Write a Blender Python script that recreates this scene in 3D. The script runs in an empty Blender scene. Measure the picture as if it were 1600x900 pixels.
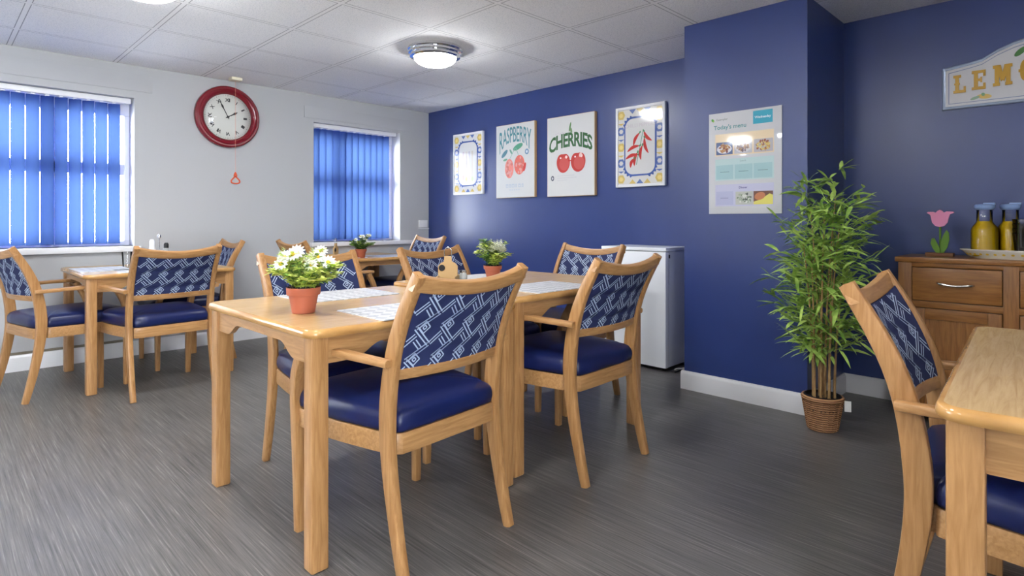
import bpy, bmesh, math, random
from math import sin, cos, pi, radians, sqrt
from mathutils import Vector, Matrix
random.seed(7)
SC = bpy.context.scene
COL = SC.collection

# ------------------------------------------------------------------ camera
cd = bpy.data.cameras.new('camera'); cam = bpy.data.objects.new('camera', cd); COL.objects.link(cam)
cam.location = (0, 0, 1.07); cam.rotation_euler = (radians(90), 0, radians(45))
cd.sensor_width = 36; cd.lens = 915.6 / 1600 * 36; cd.shift_y = -104 / 1600; cd.clip_start = 0.05
SC.camera = cam
# ------------------------------------------------------------------ world
W = bpy.data.worlds.new('sky'); SC.world = W; W.use_nodes = True
bg = W.node_tree.nodes['Background']; bg.inputs[0].default_value = (0.88, 0.94, 1.0, 1); bg.inputs[1].default_value = 24.0
# ------------------------------------------------------------------ exposure
SC.view_settings.view_transform = 'Standard'; SC.view_settings.look = 'None'
SC.view_settings.exposure = 0.30; SC.view_settings.gamma = 1; SC.view_settings.use_curve_mapping = False
LAMP = 84.0
LAMPS = [(-3.385, 2.60), (-3.385, 0.78), (-3.62, -1.35), (-1.5, 0.72), (-1.5, -1.35), (0.45, 0.72)]  # the last pair are unseen fittings added to brighten the room

CEIL = 2.32
WX, WY = -5.46, 4.10        # white wall plane, blue wall plane
RX, RY = 2.4, -3.2          # the two walls behind the camera
# ------------------------------------------------------------------ materials
def srgb(c):
    return tuple((x / 255 / 12.92 if x / 255 <= .04045 else ((x / 255 + .055) / 1.055) ** 2.4) for x in c)
MC = {}
def mat(name, rgb, rough=.5, metal=0, spec=.5, coat=0, emit=0, trans=0, ior=1.45):
    if name in MC: return MC[name]
    m = bpy.data.materials.new(name); m.use_nodes = True
    b = m.node_tree.nodes['Principled BSDF']; c = srgb(rgb) + (1,)
    b.inputs['Base Color'].default_value = c; b.inputs['Roughness'].default_value = rough
    b.inputs['Metallic'].default_value = metal; b.inputs['Specular IOR Level'].default_value = spec
    b.inputs['Coat Weight'].default_value = coat; b.inputs['Coat Roughness'].default_value = .08
    b.inputs['Transmission Weight'].default_value = trans; b.inputs['IOR'].default_value = ior
    if emit:
        b.inputs['Emission Color'].default_value = c; b.inputs['Emission Strength'].default_value = emit
    MC[name] = m; return m
def nodes(m): return m.node_tree.nodes, m.node_tree.links, m.node_tree.nodes['Principled BSDF']
def texco(m, scale=(1, 1, 1), rot=(0, 0, 0), kind='Object'):
    N, L, b = nodes(m); t = N.new('ShaderNodeTexCoord'); mp = N.new('ShaderNodeMapping')
    mp.inputs['Scale'].default_value = scale; mp.inputs['Rotation'].default_value = rot
    L.new(t.outputs[kind], mp.inputs[0]); return mp.outputs[0]
def noise(m, vec, scale=5, detail=4, rough=.5, dist=0):
    N, L, b = nodes(m); n = N.new('ShaderNodeTexNoise'); n.inputs['Scale'].default_value = scale
    n.inputs['Detail'].default_value = detail; n.inputs['Roughness'].default_value = rough; n.inputs['Distortion'].default_value = dist
    L.new(vec, n.inputs['Vector']); return n.outputs['Fac']
def ramp(m, fac, stops, interp='LINEAR'):
    N, L, b = nodes(m); r = N.new('ShaderNodeValToRGB'); r.color_ramp.interpolation = interp
    e = r.color_ramp.elements
    while len(e) > 1: e.remove(e[-1])
    e[0].position = stops[0][0]; e[0].color = srgb(stops[0][1]) + (1,)
    for p, c in stops[1:]:
        x = e.new(p); x.color = srgb(c) + (1,)
    L.new(fac, r.inputs[0]); return r.outputs[0]
def bump(m, fac, dist=.002, strength=.5):
    N, L, b = nodes(m); n = N.new('ShaderNodeBump'); n.inputs['Distance'].default_value = dist; n.inputs['Strength'].default_value = strength
    L.new(fac, n.inputs['Height']); L.new(n.outputs[0], b.inputs['Normal'])
def tocol(m, o): N, L, b = nodes(m); L.new(o, b.inputs['Base Color'])

def wood(name, dark, light, scale, rough=.35, sc=1.0, coat=.0):
    m = mat(name, light, rough, coat=coat)
    v = texco(m, scale); f = noise(m, v, 3.5 * sc, 5, .55, .6)
    tocol(m, ramp(m, f, [(.3, dark), (.72, light)])); return m
BEECH = wood('beech_upright', (150, 106, 62), (182, 138, 91), (26, 26, 2.2))
BEECH_X = wood('beech_across', (152, 109, 65), (184, 141, 94), (2.2, 26, 26))
BEECH_Y = wood('beech_along', (152, 109, 65), (184, 141, 94), (26, 2.2, 26))
EDGE = wood('lacquered_table_edge', (164, 120, 68), (192, 147, 90), (3, 3, 8), rough=.16)
LAM = mat('oak_laminate', (205, 172, 122), .24)
_v = texco(LAM, (34, 2.0, 10)); _f = noise(LAM, _v, 2.2, 6, .6, 1.4)
tocol(LAM, ramp(LAM, _f, [(.28, (172, 138, 94)), (.5, (188, 155, 108)), (.75, (200, 168, 122))]))
OAK = wood('oak_cabinet_across', (126, 80, 32), (164, 110, 54), (2.5, 24, 24), .3)
OAKV = wood('oak_cabinet_upright', (124, 79, 31), (162, 108, 53), (24, 24, 2.2), .3)
VINYL = mat('navy_vinyl', (16, 27, 74), .36, spec=.5)
FAB = mat('navy_fabric', (30, 40, 82), .85); FABL = mat('pale_blue_yarn', (172, 188, 212), .75)
_f = noise(FAB, texco(FAB, (900, 900, 900)), 1, 1); bump(FAB, _f, .0006, .4)
WHITE = mat('white_wall_paint', (184, 185, 187), .6)
_f = noise(WHITE, texco(WHITE, (60, 60, 60)), 1, 3); bump(WHITE, _f, .0006, .25)
GLOSSW = mat('white_gloss_paint', (236, 236, 238), .22)
PVC = mat('white_plastic', (240, 240, 242), .25)
BLUE = mat('navy_satin_wall_paint', (34, 56, 120), .40, spec=.8, coat=.35)
BLUE.node_tree.nodes['Principled BSDF'].inputs['Coat Roughness'].default_value = .30
_f = noise(BLUE, texco(BLUE, (1, 1, 1)), 45, 4, .6); bump(BLUE, _f, .0012, .35)
CHROME = mat('chrome', (225, 225, 228), .07, 1)
STEEL = mat('brushed_nickel', (190, 188, 182), .25, 1)
DARK = mat('black_plastic', (22, 22, 24), .4)
FLOORM = mat('dark_grey_vinyl_floor', (88, 86, 84), .36)
_v = texco(FLOORM, (2.2, 120, 1)); _f = noise(FLOORM, _v, 1.2, 6, .70, .3)
tocol(FLOORM, ramp(FLOORM, _f, [(.30, (58, 57, 56)), (.46, (92, 89, 87)), (.58, (108, 105, 102)), (.74, (156, 152, 147))]))
bump(FLOORM, _f, .0006, .3)
CEILM = mat('mineral_fibre_ceiling_tiles', (226, 228, 230), .8)
def ceiling_nodes():
    m = CEILM; N, L, b = nodes(m)
    t = N.new('ShaderNodeTexCoord'); s = N.new('ShaderNodeSeparateXYZ'); L.new(t.outputs['Object'], s.inputs[0])
    def M(op, a, c=None, d=None):
        n = N.new('ShaderNodeMath'); n.operation = op
        for i, x in enumerate((a, c, d)):
            if x is None: continue
            if isinstance(x, (int, float)): n.inputs[i].default_value = x
            else: L.new(x, n.inputs[i])
        return n.outputs[0]
    T = .633
    def dist(o, off):
        f = M('FRACT', M('DIVIDE', M('ADD', o, off), T))
        return M('MULTIPLY', M('MINIMUM', f, M('SUBTRACT', 1.0, f)), T)
    dx = dist(s.outputs[0], 2.431 + T * 20); dy = dist(s.outputs[1], -2.315 + T * 20)
    d = M('MINIMUM', dx, dy)
    bar = M('LESS_THAN', d, .012)
    edge = M('MULTIPLY', M('LESS_THAN', d, .0165), M('GREATER_THAN', d, .012))
    n = N.new('ShaderNodeTexNoise'); n.inputs['Scale'].default_value = 140; n.inputs['Detail'].default_value = 3
    L.new(t.outputs['Object'], n.inputs['Vector'])
    r = N.new('ShaderNodeValToRGB'); e = r.color_ramp.elements
    e[0].position = .36; e[0].color = srgb((230, 232, 234)) + (1,); e[1].position = .50; e[1].color = srgb((252, 252, 252)) + (1,)
    L.new(n.outputs['Fac'], r.inputs[0])
    m1 = N.new('ShaderNodeMixRGB'); L.new(bar, m1.inputs[0]); L.new(r.outputs[0], m1.inputs[1]); m1.inputs[2].default_value = srgb((250, 250, 250)) + (1,)
    m2 = N.new('ShaderNodeMixRGB'); L.new(edge, m2.inputs[0]); L.new(m1.outputs[0], m2.inputs[1]); m2.inputs[2].default_value = srgb((164, 166, 168)) + (1,)
    L.new(m2.outputs[0], b.inputs['Base Color'])
    bp = N.new('ShaderNodeBump'); bp.inputs['Distance'].default_value = .002; bp.inputs['Strength'].default_value = .5
    L.new(M('MULTIPLY', n.outputs['Fac'], M('SUBTRACT', 1.0, bar)), bp.inputs['Height']); L.new(bp.outputs[0], b.inputs['Normal'])
ceiling_nodes()
def slat_material():
    m = bpy.data.materials.new('blue_blind_fabric'); m.use_nodes = True; N, L = m.node_tree.nodes, m.node_tree.links
    N.remove(N['Principled BSDF']); o = N['Material Output']
    d = N.new('ShaderNodeBsdfDiffuse'); d.inputs[0].default_value = srgb((34, 52, 128)) + (1,)
    t = N.new('ShaderNodeBsdfTranslucent'); t.inputs[0].default_value = srgb((70, 94, 138)) + (1,)
    x = N.new('ShaderNodeMixShader'); x.inputs[0].default_value = .30
    L.new(d.outputs[0], x.inputs[1]); L.new(t.outputs[0], x.inputs[2]); L.new(x.outputs[0], o.inputs[0]); return m
SLAT = slat_material()
def pane_material(name, ior):
    m = bpy.data.materials.new(name); m.use_nodes = True; N, L = m.node_tree.nodes, m.node_tree.links
    N.remove(N['Principled BSDF']); o = N['Material Output']
    t = N.new('ShaderNodeBsdfTransparent'); g = N.new('ShaderNodeBsdfGlossy'); g.inputs['Roughness'].default_value = .02
    f = N.new('ShaderNodeFresnel'); f.inputs[0].default_value = ior; x = N.new('ShaderNodeMixShader')
    L.new(f.outputs[0], x.inputs[0]); L.new(t.outputs[0], x.inputs[1]); L.new(g.outputs[0], x.inputs[2]); L.new(x.outputs[0], o.inputs[0]); return m
GLASS = pane_material('window_glass', 1.35)
CLEAR = pane_material('clear_plastic', 1.5)
TERRA = mat('terracotta_pot', (172, 92, 66), .55)
SOIL = mat('dark_moss', (40, 48, 44), .9)
def leafmat(name, a, b_, rough=.45):
    m = mat(name, a, rough); f = noise(m, texco(m, (14, 14, 14)), 1, 2); tocol(m, ramp(m, f, [(.35, a), (.65, b_)])); return m
LIME = leafmat('lime_foliage', (186, 206, 84), (222, 230, 138)); GREEN = leafmat('green_foliage', (70, 110, 42), (120, 156, 66))
BAMB = leafmat('bamboo_leaf', (112, 152, 62), (190, 216, 112), .4)
PETAL = mat('white_petal', (240, 240, 236), .6); YEL = mat('yellow_flower_centre', (226, 186, 50), .6)
CREAMB = leafmat('cream_blossom', (214, 220, 180), (240, 240, 224))

# ------------------------------------------------------------------ mesh builder
class MB:
    def __init__(s): s.v = []; s.f = []; s.m = []; s.mats = []
    def mi(s, m):
        if m not in s.mats: s.mats.append(m)
        return s.mats.index(m)
    def add(s, vs, fs, m, M=None):
        o = len(s.v); k = s.mi(m)
        for p in vs: s.v.append(tuple(M @ Vector(p)) if M else tuple(p))
        for f in fs: s.f.append([i + o for i in f]); s.m.append(k)
    def box(s, lo, hi, m, b=0, M=None):
        x0, y0, z0 = lo; x1, y1, z1 = hi
        if b <= 0:
            vs = [(x, y, z) for x in (x0, x1) for y in (y0, y1) for z in (z0, z1)]
            fs = [(0, 1, 3, 2), (4, 6, 7, 5), (0, 4, 5, 1), (2, 3, 7, 6), (0, 2, 6, 4), (1, 5, 7, 3)]
            s.add(vs, fs, m, M); return
        bm = bmesh.new(); bmesh.ops.create_cube(bm, size=1)
        for v in bm.verts: v.co = ((x0 + x1) / 2 + v.co.x * (x1 - x0), (y0 + y1) / 2 + v.co.y * (y1 - y0), (z0 + z1) / 2 + v.co.z * (z1 - z0))
        bmesh.ops.bevel(bm, geom=bm.edges[:], offset=b, segments=2, affect='EDGES', profile=.6)
        bm.verts.index_update(); s.add([v.co[:] for v in bm.verts], [[v.index for v in f.verts] for f in bm.faces], m, M); bm.free()
    def rings(s, rs, m, cap0=True, cap1=True, M=None):
        n = len(rs[0]); vs = [p for r in rs for p in r]; fs = []
        for i in range(len(rs) - 1):
            for j in range(n):
                k = (j + 1) % n; fs.append((i * n + j, i * n + k, (i + 1) * n + k, (i + 1) * n + j))
        if cap0: fs.append(tuple(reversed(range(n))))
        if cap1: fs.append(tuple(range((len(rs) - 1) * n, len(rs) * n)))
        s.add(vs, fs, m, M)
    def lathe(s, prof, m, seg=32, c=(0, 0, 0), M=None, cap0=True, cap1=True):
        s.rings([[(c[0] + r * cos(2 * pi * j / seg), c[1] + r * sin(2 * pi * j / seg), c[2] + z) for j in range(seg)] for r, z in prof], m, cap0, cap1, M)
    def tube(s, pts, r, m, seg=8, M=None):
        P = [Vector(p) for p in pts]; rs = []; up = Vector((0, 0, 1))
        prev = None
        for i, p in enumerate(P):
            t = (P[min(i + 1, len(P) - 1)] - P[max(i - 1, 0)]).normalized()
            a = (prev if prev is not None else (up if abs(t.z) < .9 else Vector((1, 0, 0))))
            a = (a - t * a.dot(t)).normalized(); prev = a; b = t.cross(a)
            q = r[i] if isinstance(r, (list, tuple)) else r
            rs.append([tuple(p + a * q * cos(2 * pi * j / seg) + b * q * sin(2 * pi * j / seg)) for j in range(seg)])
        s.rings(rs, m, True, True, M)
    def bar(s, pts, w, d, side, m, ch=.005, M=None):
        """rounded rectangular section swept along pts; w across `side`, d across the other way"""
        P = [Vector(p) for p in pts]; rs = []; n = len(P)
        for i, p in enumerate(P):
            t = (P[min(i + 1, n - 1)] - P[max(i - 1, 0)]).normalized()
            a = Vector(side); a = (a - t * a.dot(t)).normalized(); b = t.cross(a)
            W_ = (w[i] if isinstance(w, (list, tuple)) else w) / 2; D_ = (d[i] if isinstance(d, (list, tuple)) else d) / 2
            c = min(ch, W_ * .9, D_ * .9); k = c * .3
            q = [(W_ - c, -D_), (W_ - k, -D_ + k), (W_, -D_ + c), (W_, D_ - c), (W_ - k, D_ - k), (W_ - c, D_), (-W_ + c, D_), (-W_ + k, D_ - k), (-W_, D_ - c), (-W_, -D_ + c), (-W_ + k, -D_ + k), (-W_ + c, -D_)]
            rs.append([tuple(p + a * x + b * y) for x, y in q])
        s.rings(rs, m, True, True, M)
    def prism(s, poly, z0, z1, m, M=None):
        s.rings([[(x, y, z0) for x, y in poly], [(x, y, z1) for x, y in poly]], m, True, True, M)
    def build(s, name, parent=None, angle=35, loc=None):
        me = bpy.data.meshes.new(name); me.from_pydata(s.v, [], s.f); 
        for m in s.mats: me.materials.append(m)
        me.polygons.foreach_set('material_index', s.m); me.update()
        bm = bmesh.new(); bm.from_mesh(me); bmesh.ops.recalc_face_normals(bm, faces=bm.faces[:]); bm.to_mesh(me); bm.free()
        me.polygons.foreach_set('use_smooth', [True] * len(me.polygons))
        me.set_sharp_from_angle(angle=radians(angle)); me.update()
        o = bpy.data.objects.new(name, me); COL.objects.link(o)
        if parent: o.parent = parent
        if loc: o.location = loc
        return o
def flatmesh(mb, name, parent=None):      # printed artwork: keep winding as given
    me = bpy.data.meshes.new(name); me.from_pydata(mb.v, [], mb.f)
    for m in mb.mats: me.materials.append(m)
    me.polygons.foreach_set('material_index', mb.m); me.update()
    o = bpy.data.objects.new(name, me); COL.objects.link(o)
    if parent: o.parent = parent
    return o
def curve(pts, n=6):
    P = [Vector(p) for p in pts]; out = []
    for i in range(len(P) - 1):
        a = P[max(i - 1, 0)]; b = P[i]; c = P[i + 1]; d = P[min(i + 2, len(P) - 1)]
        for k in range(n):
            t = k / n
            out.append(.5 * ((2 * b) + (c - a) * t + (2 * a - 5 * b + 4 * c - d) * t * t + (3 * b - a - 3 * c + d) * t ** 3))
    out.append(P[-1]); return out
def rrect(hx, hy, r, n=6):
    o = []
    for cx, cy, a0 in ((hx - r, hy - r, 0), (-hx + r, hy - r, 90), (-hx + r, -hy + r, 180), (hx - r, -hy + r, 270)):
        for k in range(n + 1):
            a = radians(a0 + 90 * k / n); o.append((cx + r * cos(a), cy + r * sin(a)))
    return o
def tag(o, label, cat, group=None, kind=None):
    if label: o['label'] = label
    if cat: o['category'] = cat
    if group: o['group'] = group
    if kind: o['kind'] = kind
    return o
def thing(name, label, cat, loc=(0, 0, 0), rz=0, group=None):
    o = bpy.data.objects.new(name, None); COL.objects.link(o); o.empty_display_size = .1
    o.location = loc; o.rotation_euler = (0, 0, rz); return tag(o, label, cat, group)
def struct(o): o['kind'] = 'structure'; return o
def copy_tree(o, parent=None):
    c = o.copy(); COL.objects.link(c)
    if parent: c.parent = parent
    for ch in list(o.children): copy_tree(ch, c)
    return c
def text_mesh(s, size, spacing=1.0, bold=0.0):
    cu = bpy.data.curves.new('t', 'FONT'); cu.body = s; cu.size = size; cu.space_character = spacing; cu.offset = bold
    cu.align_x = 'CENTER'; cu.resolution_u = 3
    ob = bpy.data.objects.new('t', cu); me = bpy.data.meshes.new_from_object(ob)
    vs = [tuple(v.co) for v in me.vertices]; fs = [list(p.vertices) for p in me.polygons]
    bpy.data.objects.remove(ob); bpy.data.meshes.remove(me); bpy.data.curves.remove(cu); return vs, fs

# ================================================================== ROOM SHELL
b = MB(); b.box((WX - .3, RY - .1, -.1), (RX + .1, WY + .1, 0), FLOORM); struct(b.build('floor'))
b = MB(); b.box((WX - .3, RY - .1, CEIL), (RX + .1, WY + .1, CEIL + .1), CEILM); struct(b.build('ceiling'))
WT = .26                                     # outside wall thickness
W1 = (-.17, 1.181, .875, 2.06); W2 = (2.698, 3.708, .865, 2.05); W3 = (-2.95, -.75, .80, 2.10)  # third window is out of view, added for daylight from the left
b = MB()
ys = [RY - .1, W3[0], W3[1], W1[0], W1[1], W2[0], W2[1], WY + .1]
for i in range(7):
    y0, y1 = ys[i], ys[i + 1]; w = {1: W3, 3: W1, 5: W2}.get(i)
    if w:
        b.box((WX - WT, y0, -.1), (WX, y1, w[2]), WHITE); b.box((WX - WT, y0, w[3]), (WX, y1, CEIL + .1), WHITE)
    else: b.box((WX - WT, y0, -.1), (WX, y1, CEIL + .1), WHITE)
struct(b.build('wall_left'))
b = MB(); b.box((WX, WY, -.05), (RX, WY + .12, CEIL + .05), BLUE); struct(b.build('wall_back'))
PX0, PX1, PY = -1.877, -1.135, 3.442
b = MB(); b.box((PX0, PY, 0), (PX1, WY, CEIL), BLUE); struct(b.build('wall_chimney_breast'))
GL0, GL1, GZ0, GZ1 = -2.9, -0.9, .10, 2.10      # unseen glazed doors added in the right wall to let in fill daylight
b = MB(); b.box((RX, RY - .1, -.05), (RX + .12, GL0, CEIL + .05), WHITE); b.box((RX, GL1, -.05), (RX + .12, WY + .12, CEIL + .05), WHITE)
b.box((RX, GL0, GZ1), (RX + .12, GL1, CEIL + .05), WHITE); b.box((RX, GL0, -.05), (RX + .12, GL1, GZ0), WHITE); struct(b.build('wall_right'))
dr_ = bpy.data.objects.new('fill_door_1', None); COL.objects.link(dr_); struct(dr_)
b = MB()
for k in range(3):
    y = GL0 + (GL1 - GL0) * k / 2; b.box((RX + .03, max(GL0, y - .05), GZ0), (RX + .09, min(GL1, y + .05), GZ1), PVC)
b.box((RX + .03, GL0, GZ0), (RX + .09, GL1, GZ0 + .1), PVC); b.box((RX + .03, GL0, GZ1 - .07), (RX + .09, GL1, GZ1), PVC); b.build('fill_door_frame', dr_)
b = MB(); b.box((RX + .06, GL0, GZ0), (RX + .064, GL1, GZ1), GLASS); b.build('pane', dr_)
b = MB(); b.box((WX, RY - .12, -.05), (RX, RY, CEIL + .05), WHITE); struct(b.build('wall_front'))
def skirting(name, p, q, n, h=.115, t=.018):
    b = MB(); d = Vector(q) - Vector(p); L = d.length; u = d.normalized(); nn = Vector(n)
    M = Matrix((( u.x, nn.x, 0, p[0]), (u.y, nn.y, 0, p[1]), (0, 0, 1, 0), (0, 0, 0, 1)))
    prof = [(0, 0), (t, 0), (t, h - .022), (t * .75, h - .010), (t * .45, h - .004), (t * .4, h), (0, h)]
    b.rings([[(x, a, z) for a, z in prof] for x in (0, L)], GLOSSW, True, True, M); return struct(b.build(name))
skirting('baseboard_left', (WX, RY), (WX, WY), (1, 0))
skirting('baseboard_back', (WX, WY), (PX0, WY), (0, -1))
skirting('baseboard_chimney_breast', (PX0 - .018, PY), (PX1 + .018, PY), (0, -1))
skirting('baseboard_chimney_side', (PX1, PY), (PX1, WY), (1, 0))
skirting('baseboard_recess', (PX1, WY), (RX, WY), (0, -1))
b = MB(); b.box((WX, -1.3, .118), (WX + .010, 1.15, .135), mat('brown_gap_strip', (120, 112, 98), .7)); struct(b.build('trim_1'))  # dark gap above the skirting, drawn as a brown strip
for i, (y0, y1, z0, z1) in enumerate(((-1.0, 1.307, 2.115, 2.25), (2.60, 3.845, 2.085, 2.20))):
    b = MB(); b.box((WX - .002, y0, z0), (WX + .008, y1, z1), WHITE, .002); struct(b.build('trim_%d' % (i + 2)))
# windows: frame, transom, panes, sill
for i, (y0, y1, z0, z1) in enumerate((W1, W2, W3)):
    xo = WX - WT + .03; f = .036; hd = .13 if i < 2 else f
    root = bpy.data.objects.new('window_%d' % (i + 1), None); COL.objects.link(root); struct(root); root.location = (WX, (y0 + y1) / 2, z0)
    def P_(bld, nm):
        o = bld.build(nm, root); o.location = (-WX, -(y0 + y1) / 2, -z0); return o
    b = MB(); D = .07
    b.box((xo, y0, z0), (xo + D, y1, z0 + f), PVC, .006); b.box((xo, y0, z1 - hd), (xo + D, y1, z1), PVC, .006)
    b.box((xo, y0, z0 + f), (xo + D, y0 + f, z1 - hd), PVC, .006); b.box((xo, y1 - f, z0 + f), (xo + D, y1, z1 - hd), PVC, .006)
    ym = (y0 + y1) / 2; zt = z0 + (z1 - z0) * .52
    b.box((xo + .005, y0 + f, zt - .045), (xo + D - .005, y1 - f, zt + .045), PVC, .006)
    for ym in ((.10, .66), (3.02,), (-2.2, -1.5))[i]: b.box((xo + .005, ym - .040, z0 + f), (xo + D - .005, ym + .040, z1 - hd), PVC, .006)
    P_(b, 'window_frame')
    b = MB(); b.box((xo + .03, y0 + f, z0 + f), (xo + .034, y1 - f, z1 - hd), GLASS); P_(b, 'pane')
    b = MB(); b.box((xo + D, y0 - (.04 if i < 2 else 0), z0 - .045), (WX + .045, y1 + (.04 if i == 0 else .145 if i == 1 else 0), z0 + .0), GLOSSW, .008)
    o = P_(b, 'window_sill')

# vertical blinds
def blind(W_, label, yA, yB, spacing, width, zt, zb, base, jitter, seed, xoff=-.075):
    y0, y1, z0, z1 = W_; x = WX + xoff
    r = thing('vertical_blind', label, 'blind', (x, (yA + yB) / 2, z0)); oy = (yA + yB) / 2
    rnd = random.Random(seed)
    b = MB(); b.box((-.022, y0 + .012 - oy, zt + .012 - z0), (.022, y1 - .012 - oy, zt + .052 - z0), PVC, .004)
    b.box((-.012, y0 + .02 - oy, zt + .052 - z0), (.012, y0 + .06 - oy, z1 - z0), PVC); b.box((-.012, y1 - .06 - oy, zt + .052 - z0), (.012, y1 - .02 - oy, z1 - z0), PVC)
    b.build('head_rail', r)
    n = int(round((yB - yA) / spacing))
    for i in range(n):
        yc = yA + (i + .5) * spacing - oy; a = radians(base + rnd.uniform(-jitter, jitter)); b = MB(); tw = radians(rnd.uniform(-5, 5)); ph = rnd.uniform(0, 6)
        K = 8; R = 14; vs = []; fs = []
        for j in range(R + 1):
            t = j / R; aa = a + tw * t; z = zt - (zt - zb) * t - z0
            for k in range(K + 1):
                s = (k / K - .5) * width; bow = .007 * (1 - (2 * s / width) ** 2) + .0015 * sin(ph + t * 9)
                vs.append((sin(aa) * s + cos(aa) * bow, yc + cos(aa) * s - sin(aa) * bow, z))
        for j in range(R):
            for k in range(K): q = j * (K + 1) + k; fs.append((q, q + 1, q + K + 2, q + K + 1))
        b.add(vs, fs, SLAT)
        b.box((-.004, yc - .012, zt - z0 - .002), (.004, yc + .012, zt - z0 + .014), PVC)
        b.build('slat', r, 60)
    return r
blind(W1, 'wide blue vertical blind with gaps between the slats, in the left window', -.16, 1.10, .084, .081, 2.005, .895, 14, 20, 3)
blind(W2, 'narrow blue vertical blind with closed slats, in the window near the corner', 2.712, 3.60, .0740, .088, 2.0, .885, 20, 7, 5)

# ================================================================== CEILING LIGHTS
DOME = mat('lit_opal_glass', (250, 251, 252), .3, emit=LAMP)
def lamp():
    r = thing('ceiling_light', '', 'ceiling light')
    b = MB(); b.lathe([(.11, 0), (.192, 0), (.197, -.006), (.197, -.018), (.187, -.024), (.190, -.03), (.190, -.042), (.178, -.048), (.181, -.054), (.180, -.066), (.160, -.074), (.150, -.072), (.150, -.03)], CHROME, 56)
    b.build('chrome_rim', r, 25)
    b = MB(); b.lathe([(.152, -.06), (.152, -.072), (.145, -.088), (.128, -.104), (.100, -.118), (.06, -.128), (.02, -.132), (.002, -.1325)], DOME, 40)
    b.build('glass_dome', r, 60); return r
LL = ['round chrome ceiling light with glowing dome above the middle of the room', 'second chrome ceiling light, cut by the top edge of the photo over the clock side']
for i, (x, y) in enumerate(LAMPS):
    if i == 0: L0 = lamp(); o = L0
    else: o = copy_tree(L0)
    o.location = (x, y, CEIL); o['label'] = LL[i] if i < 2 else 'chrome ceiling light behind the camera, row %s' % ['', '', 'nearest the window wall', 'nearest the viewer', 'at the rear middle, added as fill', 'over the right-hand side, added as fill'][i]
    o['group'] = 'round ceiling lights'

# ================================================================== CHAIRS
PROF = [(0, -.285), (.12, -.255), (.25, -.228), (.37, -.210), (.48, -.205), (.60, -.218), (.70, -.242), (.80, -.284), (.918, -.350)]
_pc = curve([(0, y, z) for z, y in PROF], 5)
def posty(z):
    for a, c in zip(_pc, _pc[1:]):
        if a.z <= z <= c.z: return a.y + (c.y - a.y) * (z - a.z) / (c.z - a.z)
    return _pc[-1].y
BOW = .032; DIP = .030
def bowy(u, z): return posty(z) - BOW * (1 - u * u)
def outline(g=0):
    o = [(0, -.238), (.12, -.238), (.198, -.235), (.212, -.224), (.215, -.172), (.232, -.168), (.242, -.12), (.258, -.03), (.271, .07), (.275, .17), (.270, .235), (.246, .272), (.205, .287), (.10, .292), (0, .293)]
    p = curve([(x, y, 0) for x, y in o[4:]], 3)
    pts = [(x, y) for x, y in o[:4]] + [(v.x, v.y) for v in p]
    pts = pts + [(-x, y) for x, y in reversed(pts[1:-1])]
    return [(x * (1 + g), (y - .02) * (1 + g) + .02) for x, y in pts]
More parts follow.
